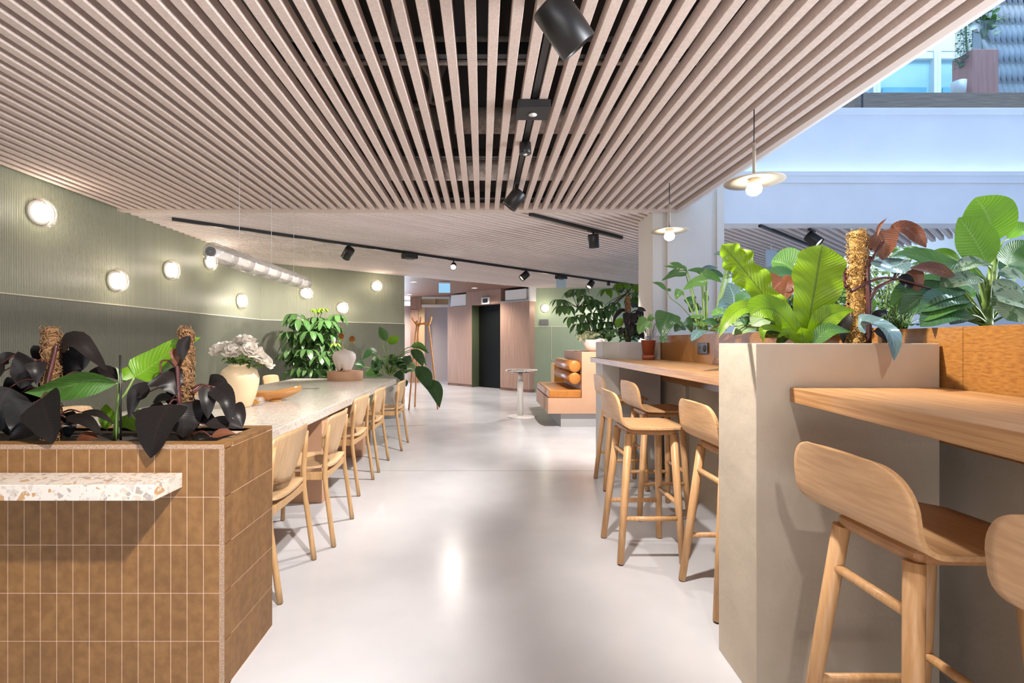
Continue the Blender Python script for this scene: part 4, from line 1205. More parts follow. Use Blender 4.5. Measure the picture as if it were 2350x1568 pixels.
def moss_pole(px, ytop, ybot, d, rpx, mat, label, ties=True):
    a, b = P(px, ybot, d), P(px, ytop, d)
    r = rpx / FPX * d
    t = thing('moss_pole', label, 'plant pole', a)
    rr = random.Random(int(px))
    n = 26
    pts = [a.lerp(b, i / n) for i in range(n + 1)]
    build('core', MB().tube(pts, [r * (.86 + .08 * math.sin(i * 1.9) + .05 * rr.random()) for i in range(n + 1)], 16), M_[mat], t)
    fb = MB()
    H = (b - a).length
    for k in range(560):
        z = rr.random() * H; th = rr.random() * 2 * PI
        p = a + Vector((math.cos(th) * r * .92, math.sin(th) * r * .92, z))
        dz = rr.uniform(-.03, .03); dth = rr.uniform(-.9, .9)
        q = a + Vector((math.cos(th + dth) * r * rr.uniform(.95, 1.12), math.sin(th + dth) * r * rr.uniform(.95, 1.12), z + dz))
        m_ = p.lerp(q, .5) + Vector((math.cos(th + dth / 2), math.sin(th + dth / 2), 0)) * r * .28
        fb.tube([p, m_, q], .0014 if k % 4 else .0022, 3, caps=False)
    for k in range(46):
        th = rr.random() * 2 * PI
        p = b + Vector((math.cos(th) * r * rr.random(), math.sin(th) * r * rr.random(), -.004))
        fb.tube([p, p + Vector((rr.uniform(-.012, .012), rr.uniform(-.012, .012), rr.uniform(.002, .016)))], .0009, 3, caps=False)
    build('fibres', fb, M_[mat], t, closed=False)
    if ties:
        c = b - Vector((0, 0, .028))
        build('twine', MB().lathe([(r * .98, -.004), (r * 1.05, 0), (r * .98, .004)], c, 16, closed=True), M_[mat], t)
    return t

# ---- left tiled planter
D = 1.97
moss_pole(118, 754, 1010, D, 16.5, 'coir', 'brown coir pole at the left of the tiled planter')
p = Plant('philodendron', 'dark leaved philodendron climbing the left coir pole in the tiled planter', 'plant', P(118, 1008, D), 'darkleaf', 'stemdark', D)
dk = dict(prof='heart', fold=.16, wave=.07, wf=2.2, m=3, n=16)
p.stem([(112, 1005, -.03), (108, 900, -.04), (122, 830, -.04), (130, 790, -.03)], .009, .006)
p.leaf((84, 828), (48, 892), 64, (-.03, -.02), (118, 838, -.03), **dk)
p.leaf((80, 830), (84, 880), 30, (-.05, -.06), None, fold=.3, prof='heart')
p.leaf((140, 800), (246, 852), 40, (.0, -.05), (124, 810, -.03), mid=[(178, 783), (215, 818)], prof='heart', fold=.3)
p.leaf((146, 806), (163, 872), 56, (.05, .06), (124, 812, 0), **dk)
p.leaf((178, 784), (190, 850), 36, (.03, .03), None, prof='heart', fold=.3)
p.leaf((110, 800), (95, 850), 46, (.06, .07), None, **dk)
p.leaf((130, 835), (118, 905), 70, (.07, .05), None, **dk)
p.leaf((94, 916), (122, 1018), 74, (-.08, -.20), (115, 900, -.03), mid=[(104, 945, -.13), (116, 985, -.18)], prof='heart', fold=.2, hint=(.1, -1, .3), n=18)
p.leaf((80, 925), (52, 1006), 72, (-.04, -.05), (112, 915, -.03), **dk)
p.leaf((22, 890), (2, 990), 86, (-.03, -.04), (110, 880, -.02), **dk)
p.leaf((45, 905), (20, 1000), 74, (.02, .02), (110, 900, 0), **dk)
p.leaf((70, 880), (40, 950), 70, (.04, .03), (112, 880, 0), **dk)
p.leaf((200, 857), (288, 876), 26, (.02, .0), (126, 880, 0), prof='lance', fold=.3)
p.leaf((0, 838), (36, 812), 22, (.0, .0), (85, 828, -.03), prof='lance')
p.leaf((12, 850), (-30, 880), 42, (-.02, 0), (100, 850, -.02), **dk)
p.leaf((150, 958), (236, 1000), 24, (-.03, -.06), (122, 960, -.02), prof='lance', fold=.3)
p.leaf((186, 946), (262, 974), 14, (0, .0), (122, 962, 0), prof='lance', fold=.3)
p.leaf((150, 975), (205, 962), 18, (0, .0), (122, 975, 0), prof='lance', fold=.3)
p.leaf((98, 985), (20, 1012), 30, (-.05, -.08), (115, 980, -.02), prof='lance')
p.leaf((132, 955), (158, 1005), 50, (.05, .05), (118, 950, 0), **dk)
p.leaf((175, 1010), (228, 1006), 20, (-.05, -.05), None, prof='lance', lm='brownleaf', fold=.05)
p.done()
moss_pole(427, 756, 1005, D, 15.5, 'coir', 'brown coir pole toward the right end of the tiled planter')
p = Plant('philodendron', 'dark leaved philodendron climbing the right coir pole in the tiled planter', 'plant', P(425, 1008, D), 'darkleaf', 'stemdark', D)
p.stem([(420, 1008, -.03), (412, 920, -.045), (408, 860, -.045), (404, 800, -.04)], .010, .006)
p.leaf((370, 858), (402, 906), 62, (-.05, -.06), None, **dk)
p.stem([(403, 845, -.045), (385, 828, -.05), (369, 832, -.05), (369, 858, -.05)], .0035)
p.leaf((388, 928), (346, 1052), 92, (-.10, -.21), (410, 920, -.04), mid=[(368, 965, -.15), (354, 1010, -.195)], prof='heart', fold=.12, hint=(-.1, -1, .35), n=18)
p.leaf((350, 935), (352, 1010), 60, (-.08, -.12), None, **dk)
p.leaf((436, 770), (420, 830), 22, (-.06, -.07), None, prof='lance', fold=.5)
p.leaf((404, 800), (402, 842), 20, (-.05, -.06), None, prof='heart', lm='brownleaf')
p.leaf((481, 889), (477, 962), 34, (-.04, -.07), (440, 892, -.03), prof='heart', fold=.35)
p.leaf((494, 889), (527, 972), 40, (-.02, -.06), (440, 905, -.03), arch=.2, prof='heart', fold=.35)
p.leaf((478, 884), (531, 935), 36, (.05, .02), (440, 900, 0), mid=[(505, 882)], prof='heart', fold=.3)
p.leaf((530, 932), (557, 980), 36, (.02, .0), None, prof='heart', fold=.3)
p.leaf((470, 975), (560, 984), 26, (-.05, -.02), (436, 985, -.03), prof='lance', fold=.25, arch=.1)
p.leaf((485, 1003), (540, 995), 16, (-.08, -.06), (440, 1000, -.04), prof='lance', lm='brownleaf')
p.leaf((342, 900), (296, 962), 36, (-.03, -.03), (405, 902, -.03), mid=[(312, 905)], prof='heart', fold=.3)
p.leaf((345, 898), (300, 930), 30, (-.02, .0), None, prof='heart', fold=.2)
p.leaf((402, 905), (388, 930), 30, (.0, .0), (415, 880, -.03), **dk)
p.leaf((440, 915), (432, 1000), 64, (.05, .04), None, **dk)
p.leaf((410, 925), (420, 1005), 80, (-.05, -.06), (418, 900, -.03), **dk)
p.leaf((385, 945), (330, 1002), 56, (.04, .05), (415, 940, 0), **dk)
p.leaf((445, 950), (500, 990), 34, (.06, .05), (432, 950, 0), **dk)
p.leaf((395, 915), (350, 925), 18, (-.04, -.03), (414, 905, -.03), prof='lance', fold=.3)
p.done()
p = Plant('philodendron', 'green leaved plant with a black stake between the two coir poles', 'plant', P(268, 1005, D), 'bright', 'stem', D - .0)
p.stem([(268, 1008), (272, 930), (290, 900), (308, 867)], .006, .0035)
p.stem([(262, 1008, .03), (270, 930, .02), (272, 880, .0)], .008, .004)
p.leaf((309, 866), (460, 775), 74, (.0, .06), None, mid=[(345, 842), (405, 798)], prof='heart', fold=.25, hint=(.35, -.75, .55))
p.leaf((309, 866), (273, 851), 40, (.0, .0), None, prof='heart', fold=.1)
p.leaf((310, 867), (405, 822), 34, (.02, .05), None, prof='ellip', fold=.1, arch=-.12, lm='pale')
p.leaf((268, 880), (56, 901), 58, (-.03, -.06), (272, 900), mid=[(215, 872), (130, 893)], prof='lance', fold=.55, hint=(0, -.75, -.35), lm='mid')
p.leaf((262, 945, .0), (240, 985), 56, (.12, .14), (268, 1000), prof='heart', fold=.1)
p.leaf((285, 955), (312, 990), 60, (.10, .10), (270, 1000), prof='heart', fold=.1)
p.leaf((440, 940), (462, 972), 40, (.16, .16), None, prof='heart', fold=.1)
p.leaf((276, 885), (266, 842), 9, (-.02, -.02), None, prof='lance', fold=.6, lm='pale')
t = p.done()
st_ = tag(build('plant_stake', MB().tube([P(277, 1010, D - .02), P(276, 815, D - .02)], .0042, 8), M_['black']), 'thin black stake standing between the two coir poles', 'stake')

# ---- peonies
def peony(c, R, axis, label, stem_to, seed):
    rr = random.Random(seed)
    t = thing('peony', label, 'flower', c, 0, 'white peonies in the cream vase')
    fb = MB(); ax = Vector(axis).normalized()
    qx = ax.orthogonal().normalized(); qy = ax.cross(qx)
    for ring, (cnt, el, ln) in enumerate(((7, .05, 1.0), (8, .45, .95), (8, .85, .85), (6, 1.15, .7), (4, 1.4, .5))):
        for k in range(cnt):
            a = 2 * PI * (k + .5 * (ring % 2)) / cnt + rr.uniform(-.2, .2)
            o = qx * math.cos(a) + qy * math.sin(a)
            e = el + rr.uniform(-.12, .12)
            d1 = o * math.cos(e) + ax * math.sin(e)
            d0 = o * math.cos(e + .7) + ax * math.sin(e + .7)
            B = c - ax * R * .25
            l = R * ln * rr.uniform(.9, 1.15)
            fb.leaf([B, B + d1 * l * .65 + ax * R * .05, B + d1 * l * .9 + d0 * l * .45], R * .46, ax * .6 + o * .3, 'petal', -.3, .12, 2.3, 6, rr.random() * 6, 2)
    build('petals', fb, M_['petalw'], t, closed=False)
    s = Vector(stem_to)
    build('stem', MB().tube([s, s.lerp(c, .6) + Vector((0, 0, .01)), c - ax * R * .2], .003, 6, spline=6), M_['stem'], t)
    lf = MB()
    for k in range(6):
        a = rr.random() * 6.28
        o = Vector((math.cos(a), math.sin(a), 0))
        b = s.lerp(c, rr.uniform(.35, .75))
        lf.leaf([b, b + o * .035 + Vector((0, 0, .012)), b + o * .085 - Vector((0, 0, .012))], .017, (0, -.4, 1), 'lance', .15, 0, 3, 6)
    build('leaves', lf, M_['bright'] if seed % 2 else M_['mid'], t, closed=False)
VT = VC + Vector((0, 0, .30))
for i, (px, py, dd, R, lb) in enumerate(((503, 803, -.02, .062, 'white peony at the left of the bouquet'), (537, 808, -.09, .066, 'big white peony at the front of the bouquet, left of its centre'),
                              (553, 786, .05, .062, 'white peony at the top of the bouquet, left of the tallest'), (567, 783, .0, .066, 'tallest white peony of the bouquet'),
                              (578, 806, -.08, .066, 'white peony right of centre over the vase rim'), (597, 822, -.02, .062, 'white peony drooping over the right shoulder of the vase'),
                              (611, 832, .04, .058, 'lowest white peony at the far right of the bouquet'), (520, 797, .08, .058, 'white peony at the back left of the bouquet'))):
    c = P(px, py, VC.y + dd)
    peony(c, R, c - (VC + Vector((0, .02, .18))), lb, VT + Vector((0, 0, -.02)), i + 1)
# two rust coloured flowers
for px, py, bx, lb in ((783, 771, -.002, 'taller rust coloured flower leaning left in the chalky vase'), (808.5, 778, .006, 'shorter rust coloured flower leaning right in the chalky vase')):
    c = P(px, py, VB.y); rr = random.Random(int(px))
    t = thing('scabiosa_flower', lb, 'flower', c, 0, 'rust flowers in the chalky vase')
    mb = MB()
    for k in range(60):
        z = 1 - 2 * (k + .5) / 60; th = k * 2.4
        q = Vector((math.sqrt(1 - z * z) * math.cos(th), math.sqrt(1 - z * z) * math.sin(th), z))
        mb.lathe([(.0075, 0), (.0085, .004), (.003, .002)], c + q * .036, 6, q.to_track_quat('Z', 'Y').to_matrix().to_4x4())
    mb.lathe([(.0001, -.036), (.026, -.026), (.036, 0), (.026, .026), (.0001, .036)], c, 14)
    build('seed_head', mb, M_['petalo'], t)
    s = VB + Vector((bx, 0, .25))
    build('stem', MB().tube([s, s.lerp(c, .5) + Vector((bx, 0, .03)), c], .0035, 6, spline=8), M_['petaly'], t)
    br = MB()
    for k in range(9):
        a = k * .7; o = Vector((math.cos(a), math.sin(a), 0)); b = c - Vector((0, 0, .03))
        br.leaf([b, b + o * .025 - Vector((0, 0, .006)), b + o * .04 - Vector((0, 0, .028))], .008, (0, 0, 1), 'lance', .1, 0, 3, 5, 0, 1)
    build('bracts', br, M_['petaly'], t, closed=False)

# ---- big umbrella tree behind the table
D = 7.95
p = Plant('umbrella_tree', 'big bushy umbrella tree in the corner behind the table', 'plant', (P(715, 0, D).x, D, 0), 'schef', 'stembrown', D)
trunk = [Vector((p.base.x + .02, D + .1, .3)), Vector((p.base.x - .03, D + .12, .9)), Vector((p.base.x + .03, D + .1, 1.45))]
p.S.tube(trunk, [.03, .016], 8, spline=8)
c8 = lambda x, y: (620 + x / 8.254, 690 + y / 8.254)
hubs = [(470, 250, .2, 1), (560, 355, -.15, 1.15), (770, 580, -.3, 1.25), (1040, 375, -.2, 1.15), (350, 590, -.1, 1.0), (430, 930, -.2, 1.15), (710, 920, -.35, 1.15), (930, 1050, -.4, 1.2), (1080, 960, -.2, .95),
        (1250, 270, .1, 1.05), (580, 1260, -.3, 1.0), (760, 1290, -.35, 1.0), (1130, 640, -.1, 1.0), (900, 760, .0, 1.0), (600, 720, .05, 1.0), (1180, 1100, -.05, 1), (850, 420, .1, 1.0), (1000, 800, -.1, 1.0), (500, 1080, .0, 1), (1000, 1300, -.25, 1),
        (300, 1000, .05, .9), (680, 480, .0, 1), (1200, 480, .1, .9), (850, 1150, .1, 1)]
_r = random.Random(5)
hubs += [(_r.uniform(380, 1220), _r.uniform(300, 1330), _r.uniform(-.1, .35), 1.05) for _ in range(34)]
for x, y, dd, s in hubs:
    a, b = c8(x, y); h = P(a, b, D + dd)
    p.umbrella(h, .22 * s * p.r.uniform(.85, 1.1), 8, 1.1, w=.38)
    k = trunk[0].lerp(trunk[2], max(.05, min(1, (h.z - .45) / 1.1)))
    p.S.tube([k, k.lerp(h, .6) + Vector((0, 0, .03)), h], [.008, .004], 6, spline=6)
for x, y, dd, s in ((840, 165, .0, .75), (1000, 150, -.05, .75), (920, 190, -.1, .7), (1240, 815, -.35, .75)):
    a, b = c8(x, y); h = P(a, b, D + dd); p.umbrella(h, .15 * s, 8, .8, 'schefnew')
    p.S.tube([trunk[2], h], [.006, .004], 6)
p.done()
q = Vector((p.base.x, D + .1, 0))
build('pot', MB().lathe([(.0001, 0), (.17, 0), (.22, .42), (.20, .42), (.19, .38), (.0001, .38)], q, 32), M_['greyplanter'], p.t)
# ---- bird of paradise in grey pot
D = 8.35
bx = P(893, 0, D).x
tag(build('plant_pot', MB().lathe([(.0001, 0), (.19, 0), (.21, .55), (.185, .55), (.18, .5), (.0001, .5)], (bx, D, 0), 36), M_['greyplanter']), 'round grey floor pot behind the far corner of the table', 'pot')
p = Plant('bird_of_paradise', 'large broad leaved plant in the grey floor pot, leaves hanging over the aisle', 'plant', (bx, D, .5), 'deep', 'stem', D)
c7 = lambda x, y: (810 + x / 6.532, 720 + y / 6.532)
def L7(b, t, w, dd=(0, 0), root=(520, 900), lm=None, **k):
    r = c7(*root) if root else None
    p.leaf(c7(*b), c7(*t), w / 6.532, dd, r, lm=lm, pr=.007, **k)
L7((500, 410), (395, 190), 120, (0, 0), (530, 900), 'mid', prof='lance', arch=.0, fold=.3)
L7((505, 412), (690, 345), 120, (0, 0), None, 'bright', prof='ellip', fold=.1, arch=-.1)
L7((365, 610), (140, 690), 110, (.05, .1), (450, 890), None, mid=[c7(255, 575)], prof='lance')
L7((870, 490), (1140, 600), 90, (-.1, -.2), (560, 900), 'mid', mid=[c7(1000, 490)], prof='lance', fold=.4)
L7((870, 540), (1050, 800), 130, (-.1, -.15), (560, 900), None, prof='lance', fold=.25)
L7((900, 560), (1100, 780), 60, (-.05, -.1), (560, 900), 'mid', prof='lance', fold=.3)
L7((950, 790), (1150, 1180), 180, (-.3, -.5), (560, 900), None, prof='lance', fold=.2)
L7((1110, 1000), (1300, 1415), 170, (-.4, -.6), (600, 920), None, mid=[c7(1240, 1150)], prof='lance', fold=.2, wave=.05)
L7((780, 660), (860, 800), 120, (-.2, -.2), (560, 900), None, prof='heart')
L7((700, 680), (800, 900), 190, (-.05, -.05), (540, 900), None, prof='heart')
L7((640, 620), (560, 760), 110, (.1, .1), (540, 900), None, prof='ellip')
L7((400, 700), (310, 870), 150, (.2, .2), (450, 900), None, prof='heart')
L7((160, 800), (20, 760), 110, (.0, .0), (350, 920), None, prof='lance', fold=.3)
L7((300, 860), (170, 930), 60, (.0, .0), (430, 930), 'mid', prof='lance')
L7((650, 880), (740, 1020), 120, (-.1, -.15), (540, 920), None, prof='heart')
L7((610, 600), (600, 840), 40, (.0, .0), (560, 920), 'bright', prof='lance', fold=.6)
L7((410, 420), (480, 560), 16, (.0, .0), (530, 900), 'pale', prof='lance', fold=.6)
L7((820, 770), (940, 830), 90, (-.2, -.3), (560, 900), 'pale', prof='lance')
L7((780, 985), (800, 1100), 50, (-.2, -.25), None, None, prof='lance')
L7((330, 900), (300, 960), 60, (.0, -.1), (450, 930), 'mid', prof='lance')
L7((430, 940), (250, 960), 40, (-.1, -.2), (480, 940), 'mid', prof='lance')
for q in range(16):
    an = -1.35 + 2.7 * q / 15 + p.r.uniform(-.1, .1); k = p.r.uniform(140, 270)
    a = 570 + math.sin(an) * k * 1.15; b = 900 - math.cos(an) * k * .85
    L7((a, b), (a + math.sin(an) * p.r.uniform(110, 190), b + p.r.uniform(-60, 110)), p.r.uniform(80, 130), (p.r.uniform(-.3, .2), p.r.uniform(-.3, .2)), (560, 930), None if q % 3 else 'mid', prof='lance', fold=.25)
p.done()

# ---- right pier planter: fern and philodendron
D = 1.86
p = Plant('birds_nest_fern', 'lime green fern with wavy strap leaves in the beige pier planter', 'plant', P(1850, 792, D), 'lime', 'stem', D)
p.leaf((1852, 792), (1887, 562), 104, (.0, .0), None, mid=[(1860, 720), (1872, 650), (1880, 600)], prof='strap', wave=.14, wf=3.2, fold=.12, n=30, m=3, hint=(-.1, -1, .1))
p.leaf((1838, 790), (1656, 562), 66, (.04, .08), None, mid=[(1800, 735, .05), (1755, 680, .06), (1708, 620, .08), (1680, 588, .08)], prof='strap', wave=.42, wf=5.2, fold=.15, n=44, m=3, hint=(-.2, -1, .25))
p.leaf((1842, 792), (1722, 724), 66, (-.02, -.06), None, mid=[(1812, 745, -.03), (1782, 716, -.05), (1750, 708, -.06)], prof='strap', wave=.06, fold=.15, n=24, m=3, hint=(-.35, -.9, .5))
p.leaf((1800, 752), (1650, 775), 38, (.03, -.10), None, mid=[(1740, 712, .0), (1700, 708, -.04), (1668, 738, -.08)], prof='lance', wave=.08, fold=.15, n=24, m=3, hint=(-.3, -.8, .5))
p.leaf((1856, 792), (1962, 712), 50, (-.02, -.04), None, mid=[(1874, 752, -.03), (1900, 726, -.04), (1930, 714, -.04)], prof='lance', wave=.08, fold=.2, n=24, m=3, hint=(.2, -.9, .5))
p.leaf((1844, 794), (1838, 752), 38, (-.05, -.07), None, prof='ellip', wave=.1, fold=.3)
p.leaf((1838, 794), (1752, 788), 22, (-.04, -.09), None, mid=[(1790, 760, -.05), (1752, 757, -.08)], prof='lance', fold=.3, n=18, hint=(-.3, -.7, .6))
p.leaf((1838, 794), (1784, 776), 18, (-.05, -.07), None, mid=[(1808, 764)], prof='lance', fold=.3, n=18)
p.leaf((1860, 792), (1886, 748), 34, (-.0, .02), None, prof='ellip', fold=.2)
p.leaf((1862, 792), (1876, 690), 36, (.05, .06), None, prof='strap', fold=.2)
p.leaf((1862, 794), (1955, 762), 34, (-.06, -.07), None, mid=[(1900, 758, -.07)], prof='lance', fold=.2, lm='mid', hint=(0, -.8, .6))
p.done()
DP = 1.89
moss_pole(1968, 532, 792, DP, 18, 'coirgold', 'golden coir pole rising from the beige pier planter', ties=False)
p = Plant('philodendron', 'bronze and blue leaved philodendron climbing the golden coir pole', 'plant', P(1985, 792, DP), 'darkleaf', 'stemdark', DP)
p.stem([(1992, 795, -.03), (1994, 700, -.04), (1990, 620, -.03), (1996, 590, -.02)], .011, .008)
p.stem([(1990, 620, -.03), (2010, 580, -.03), (2040, 534, -.03)], .006, .004)
p.stem([(1952, 670, -.05), (2000, 645, -.06), (2045, 638, -.06), (2110, 655, -.06), (2172, 676, -.06)], .006, .003)
p.stem([(1994, 690, -.04), (2012, 662, -.05), (2050, 642, -.05)], .009, .006)
p.stem([(1945, 660, .0), (1920, 640, .02), (1905, 636, .02)], .007, .004)
for k in range(4):
    p.stem([(1940 + k * 2, 650, .02), (1932 + k * 3, 618, .03), (1920 + k * 7, 598 + 3 * k, .03)], .005, .003)
p.leaf((2014, 532), (2026, 598), 52, (-.03, -.03), None, prof='heart', lm='brownleaf', fold=.2)
p.leaf((1994, 545), (2000, 575), 40, (.0, .0), None, prof='heart', lm='brownleaf')
p.leaf((2012, 545), (2036, 500), 6, (-.03, -.03), None, prof='lance', fold=.6, lm='brownleaf')
p.leaf((2040, 534), (2125, 568), 30, (-.03, -.06), None, mid=[(2066, 523), (2098, 536)], prof='ellip', fold=.25, lm='brownleaf', arch=0)
p.leaf((2083, 598), (1998, 606), 58, (-.06, -.05), (2050, 640, -.05), mid=[(2045, 612)], prof='ellip', fold=.1, lm='blueleaf', hint=(-.2, -.6, .8))
p.leaf((2083, 622), (2106, 672), 36, (-.05, -.05), (2050, 642, -.05), prof='heart', lm='brownleaf')
p.leaf((2192, 632), (2086, 616), 30, (-.05, -.08), None, mid=[(2140, 618)], prof='lance', lm='brownleaf', fold=.2)
p.leaf((1968, 752), (2052, 828), 56, (-.12, -.28), (1990, 745, -.05), mid=[(2005, 742, -.16), (2046, 768, -.24)], prof='heart', fold=.15, lm='blueleaf', hint=(.1, -.7, .7), n=18)
p.leaf((2060, 640), (2095, 660), 26, (-.05, -.05), None, prof='lance')
p.leaf((2000, 735), (2040, 715), 16, (-.05, -.04), (1994, 745, -.04), prof='lance')
p.leaf((1935, 640), (1885, 680), 30, (.08, .1), None, prof='heart', lm='brownleaf')
p.leaf((1920, 620), (1905, 650), 22, (.05, .06), None, prof='heart', lm='brownleaf')
p.leaf((1955, 690), (1935, 790), 26, (.02, .0), None, prof='lance')
p.leaf((1970, 745), (1925, 770), 36, (.05, .05), (1985, 760, 0), prof='heart', lm='brownleaf')
p.leaf((2005, 760), (2065, 790), 30, (-.05, -.06), (1994, 770, -.03), prof='lance')
p.leaf((1950, 770), (2000, 795), 40, (.03, .02), None, prof='heart')
p.leaf((1800, 640), (1770, 690), 60, (.16, .18), None, prof='heart', lm='brownleaf')
p.leaf((1830, 640), (1800, 690), 44, (.14, .14), None, prof='heart', lm='brownleaf')
p.done()

# ---- plants in the near plywood box
D = 1.86
p = Plant('dumb_cane', 'tall broad leaved plant with a thick pale stem in the glowing plywood box', 'plant', P(2264, 752, D), 'bright', 'stem', D)
p.stem([(2262, 752), (2270, 690), (2280, 600), (2284, 552)], .020, .009, 12)
p.stem([(2266, 752, .02), (2262, 700, .0), (2250, 650, .0)], .012, .006, 10)
p.leaf((2284, 552), (2238, 454), 112, (.0, .02), None, mid=[(2274, 515), (2258, 480)], prof='ellip', fold=.06, n=18, m=3, hint=(-.25, -1, .15))
p.leaf((2266, 610), (2200, 500), 84, (-.03, -.03), (2278, 640), mid=[(2250, 575), (2226, 535)], prof='ellip', fold=.10, n=18, m=3, hint=(-.3, -1, .2))
p.leaf((2313, 610), (2360, 552), 84, (-.02, -.05), (2282, 660), prof='heart', fold=.1, lm='mid', hint=(.2, -1, .2))
p.leaf((2314, 548), (2370, 520), 40, (.04, .04), (2284, 600), prof='ellip', fold=.2)
p.leaf((2206, 606), (2043, 590), 44, (.02, -.02), (2276, 660), mid=[(2160, 604), (2095, 586)], prof='lance', fold=.25, lm='mid', n=16)
p.leaf((2205, 600), (2126, 585), 26, (.05, .03), None, prof='lance', fold=.2)
for b, t_, w, dd, lm in (((2277, 608), (2192, 624), 30, (-.04, -.06), 'varieg'), ((2255, 645), (2158, 660), 46, (-.02, -.02), 'varieg'), ((2260, 640), (2190, 625), 36, (.02, .02), 'bright'),
                         ((2215, 668), (2064, 722), 54, (-.02, -.04), 'deep'), ((2225, 690), (2110, 716), 46, (-.05, -.07), 'deep'), ((2235, 700), (2112, 738), 40, (-.06, -.08), 'mid'),
                         ((2228, 722), (2112, 750), 50, (-.07, -.09), 'deep'), ((2160, 664), (2044, 700), 44, (.03, .0), 'mid'), ((2190, 650), (2100, 672), 40, (.06, .06), 'mid'),
                         ((2360, 705), (2290, 690), 88, (-.08, -.09), 'varieg'), ((2360, 650), (2290, 632), 34, (-.06, -.06), 'varieg'), ((2340, 660), (2300, 700), 60, (.08, .08), 'deep'),
                         ((2360, 600), (2310, 640), 50, (.06, .06), 'deep'), ((2230, 655), (2170, 700), 60, (.08, .08), 'mid'), ((2250, 720), (2180, 745), 36, (.02, .0), 'varieg'), ((2245, 670), (2210, 650), 40, (.05, .05), 'varieg')):
    p.leaf(b, t_, w * 1.2, dd, (2268, 745), prof='ellip', fold=.22, lm=lm, arch=.14, sag=.05, hint=(-.15, -.75, .7))
p.leaf((2365, 690), (2310, 735), 100, (-.10, -.08), None, prof='ellip', fold=.12, lm='varieg', hint=(-.2, -1, .2))
for k in range(7):
    p.stem([(2266, 748), (2240 - 8 * k, 715 + 2 * k), (2225 - 10 * k, 690 + 6 * k)], .006, .004)
p.done()
# small leaved pale plants behind
D = 2.35
p = Plant('dwarf_umbrella_tree', 'small leaved variegated plant behind the golden coir pole', 'plant', P(2050, 745, D), 'pale', 'stem', D)
rr = p.r
for k in range(72):
    px, py = rr.uniform(1985, 2150), rr.uniform(580, 745)
    h = P(px, py, D + rr.uniform(-.1, .3)); p.umbrella(h, rr.uniform(.05, .075), 7, .25, None if k % 3 else 'mid', .34)
    q = P(2050 + rr.uniform(-30, 30), 760, D); p.S.tube([q, q.lerp(h, .6) + Vector((0, 0, .03)), h], [.003, .002], 5, spline=5)
for px, py in ((2065, 570), (2090, 577), (2140, 600)):
    h = P(px, py, D + .1); p.umbrella(h, .085, 7, .2, 'bright', .36)
    q = P(2050, 760, D); p.S.tube([q, h], [.004, .002], 5)
p.done()
D = 2.2
p = Plant('dwarf_umbrella_tree', 'pale fine leaved plant between the fern and the golden coir pole', 'plant', P(1915, 760, D), 'pale', 'stem', D)
rr = p.r
for k in range(34):
    px, py = rr.uniform(1880, 1960), rr.uniform(640, 755)
    h = P(px, py, D + rr.uniform(-.1, .3)); p.umbrella(h, rr.uniform(.045, .07), 7, .3, 'mid' if k % 2 else None, .34)
    q = P(1915 + rr.uniform(-20, 20), 770, D); p.S.tube([q, h], [.003, .002], 5)
p.leaf((1990, 730), (1945, 690), 60, (-.1, -.1), (1940, 765), prof='ellip', lm='mid')
p.done()
D = 2.3
p = Plant('rubber_plant', 'dark green broad leaved plant behind the lime fern', 'plant', P(1800, 760, D), 'mid', 'stem', D)
for b, t_, w, dd, lm in (((1828, 625), (1770, 600), 60, (.0, .05), 'mid'), ((1826, 632), (1752, 650), 34, (.0, .0), 'deep'), ((1822, 600), (1812, 585), 20, (.1, .1), 'mid'),
                         ((1800, 665), (1750, 660), 34, (.0, .0), 'pale'), ((1745, 680), (1705, 705), 40, (.1, .1), 'deep'), ((1755, 690), (1718, 720), 40, (-.05, -.05), 'deep'),
                         ((1800, 700), (1780, 745), 50, (.1, .1), 'deep'), ((1830, 715), (1815, 690), 40, (.1, .1), 'pale'), ((1770, 730), (1725, 748), 34, (-.1, -.1), 'pale'), ((1790, 745), (1760, 765), 40, (.0, .0), 'deep'),
                         ((1905, 700), (1935, 660), 50, (.0, .0), 'mid')):
    p.leaf(b, t_, w * 1.25, dd, (1805, 765), prof='ellip', lm=None if lm == 'mid' else lm, fold=.2)
rr = p.r
for k in range(64):
    x, y = rr.uniform(1680, 1910), rr.uniform(660, 770)
    B = P(x, y, D + rr.uniform(-.05, .35)); a = rr.random() * 6.28; l = rr.uniform(.10, .17)
    T = B + Vector((math.cos(a) * l, math.sin(a) * l * .5, rr.uniform(-.08, .05)))
    p.mbf(('deep', None, 'pale', 'deep')[k % 4]).leaf([B, B.lerp(T, .5) + Vector((0, 0, .02)), T], l * .26, (0, -.6, 1), 'ellip', .2, 0, 3, 8)
    R = P(1805 + rr.uniform(-60, 60), 775, D + .1); p.S.tube([R, R.lerp(B, .6) + Vector((0, 0, .03)), B], [.004, .002], 5, spline=5)
p.done()

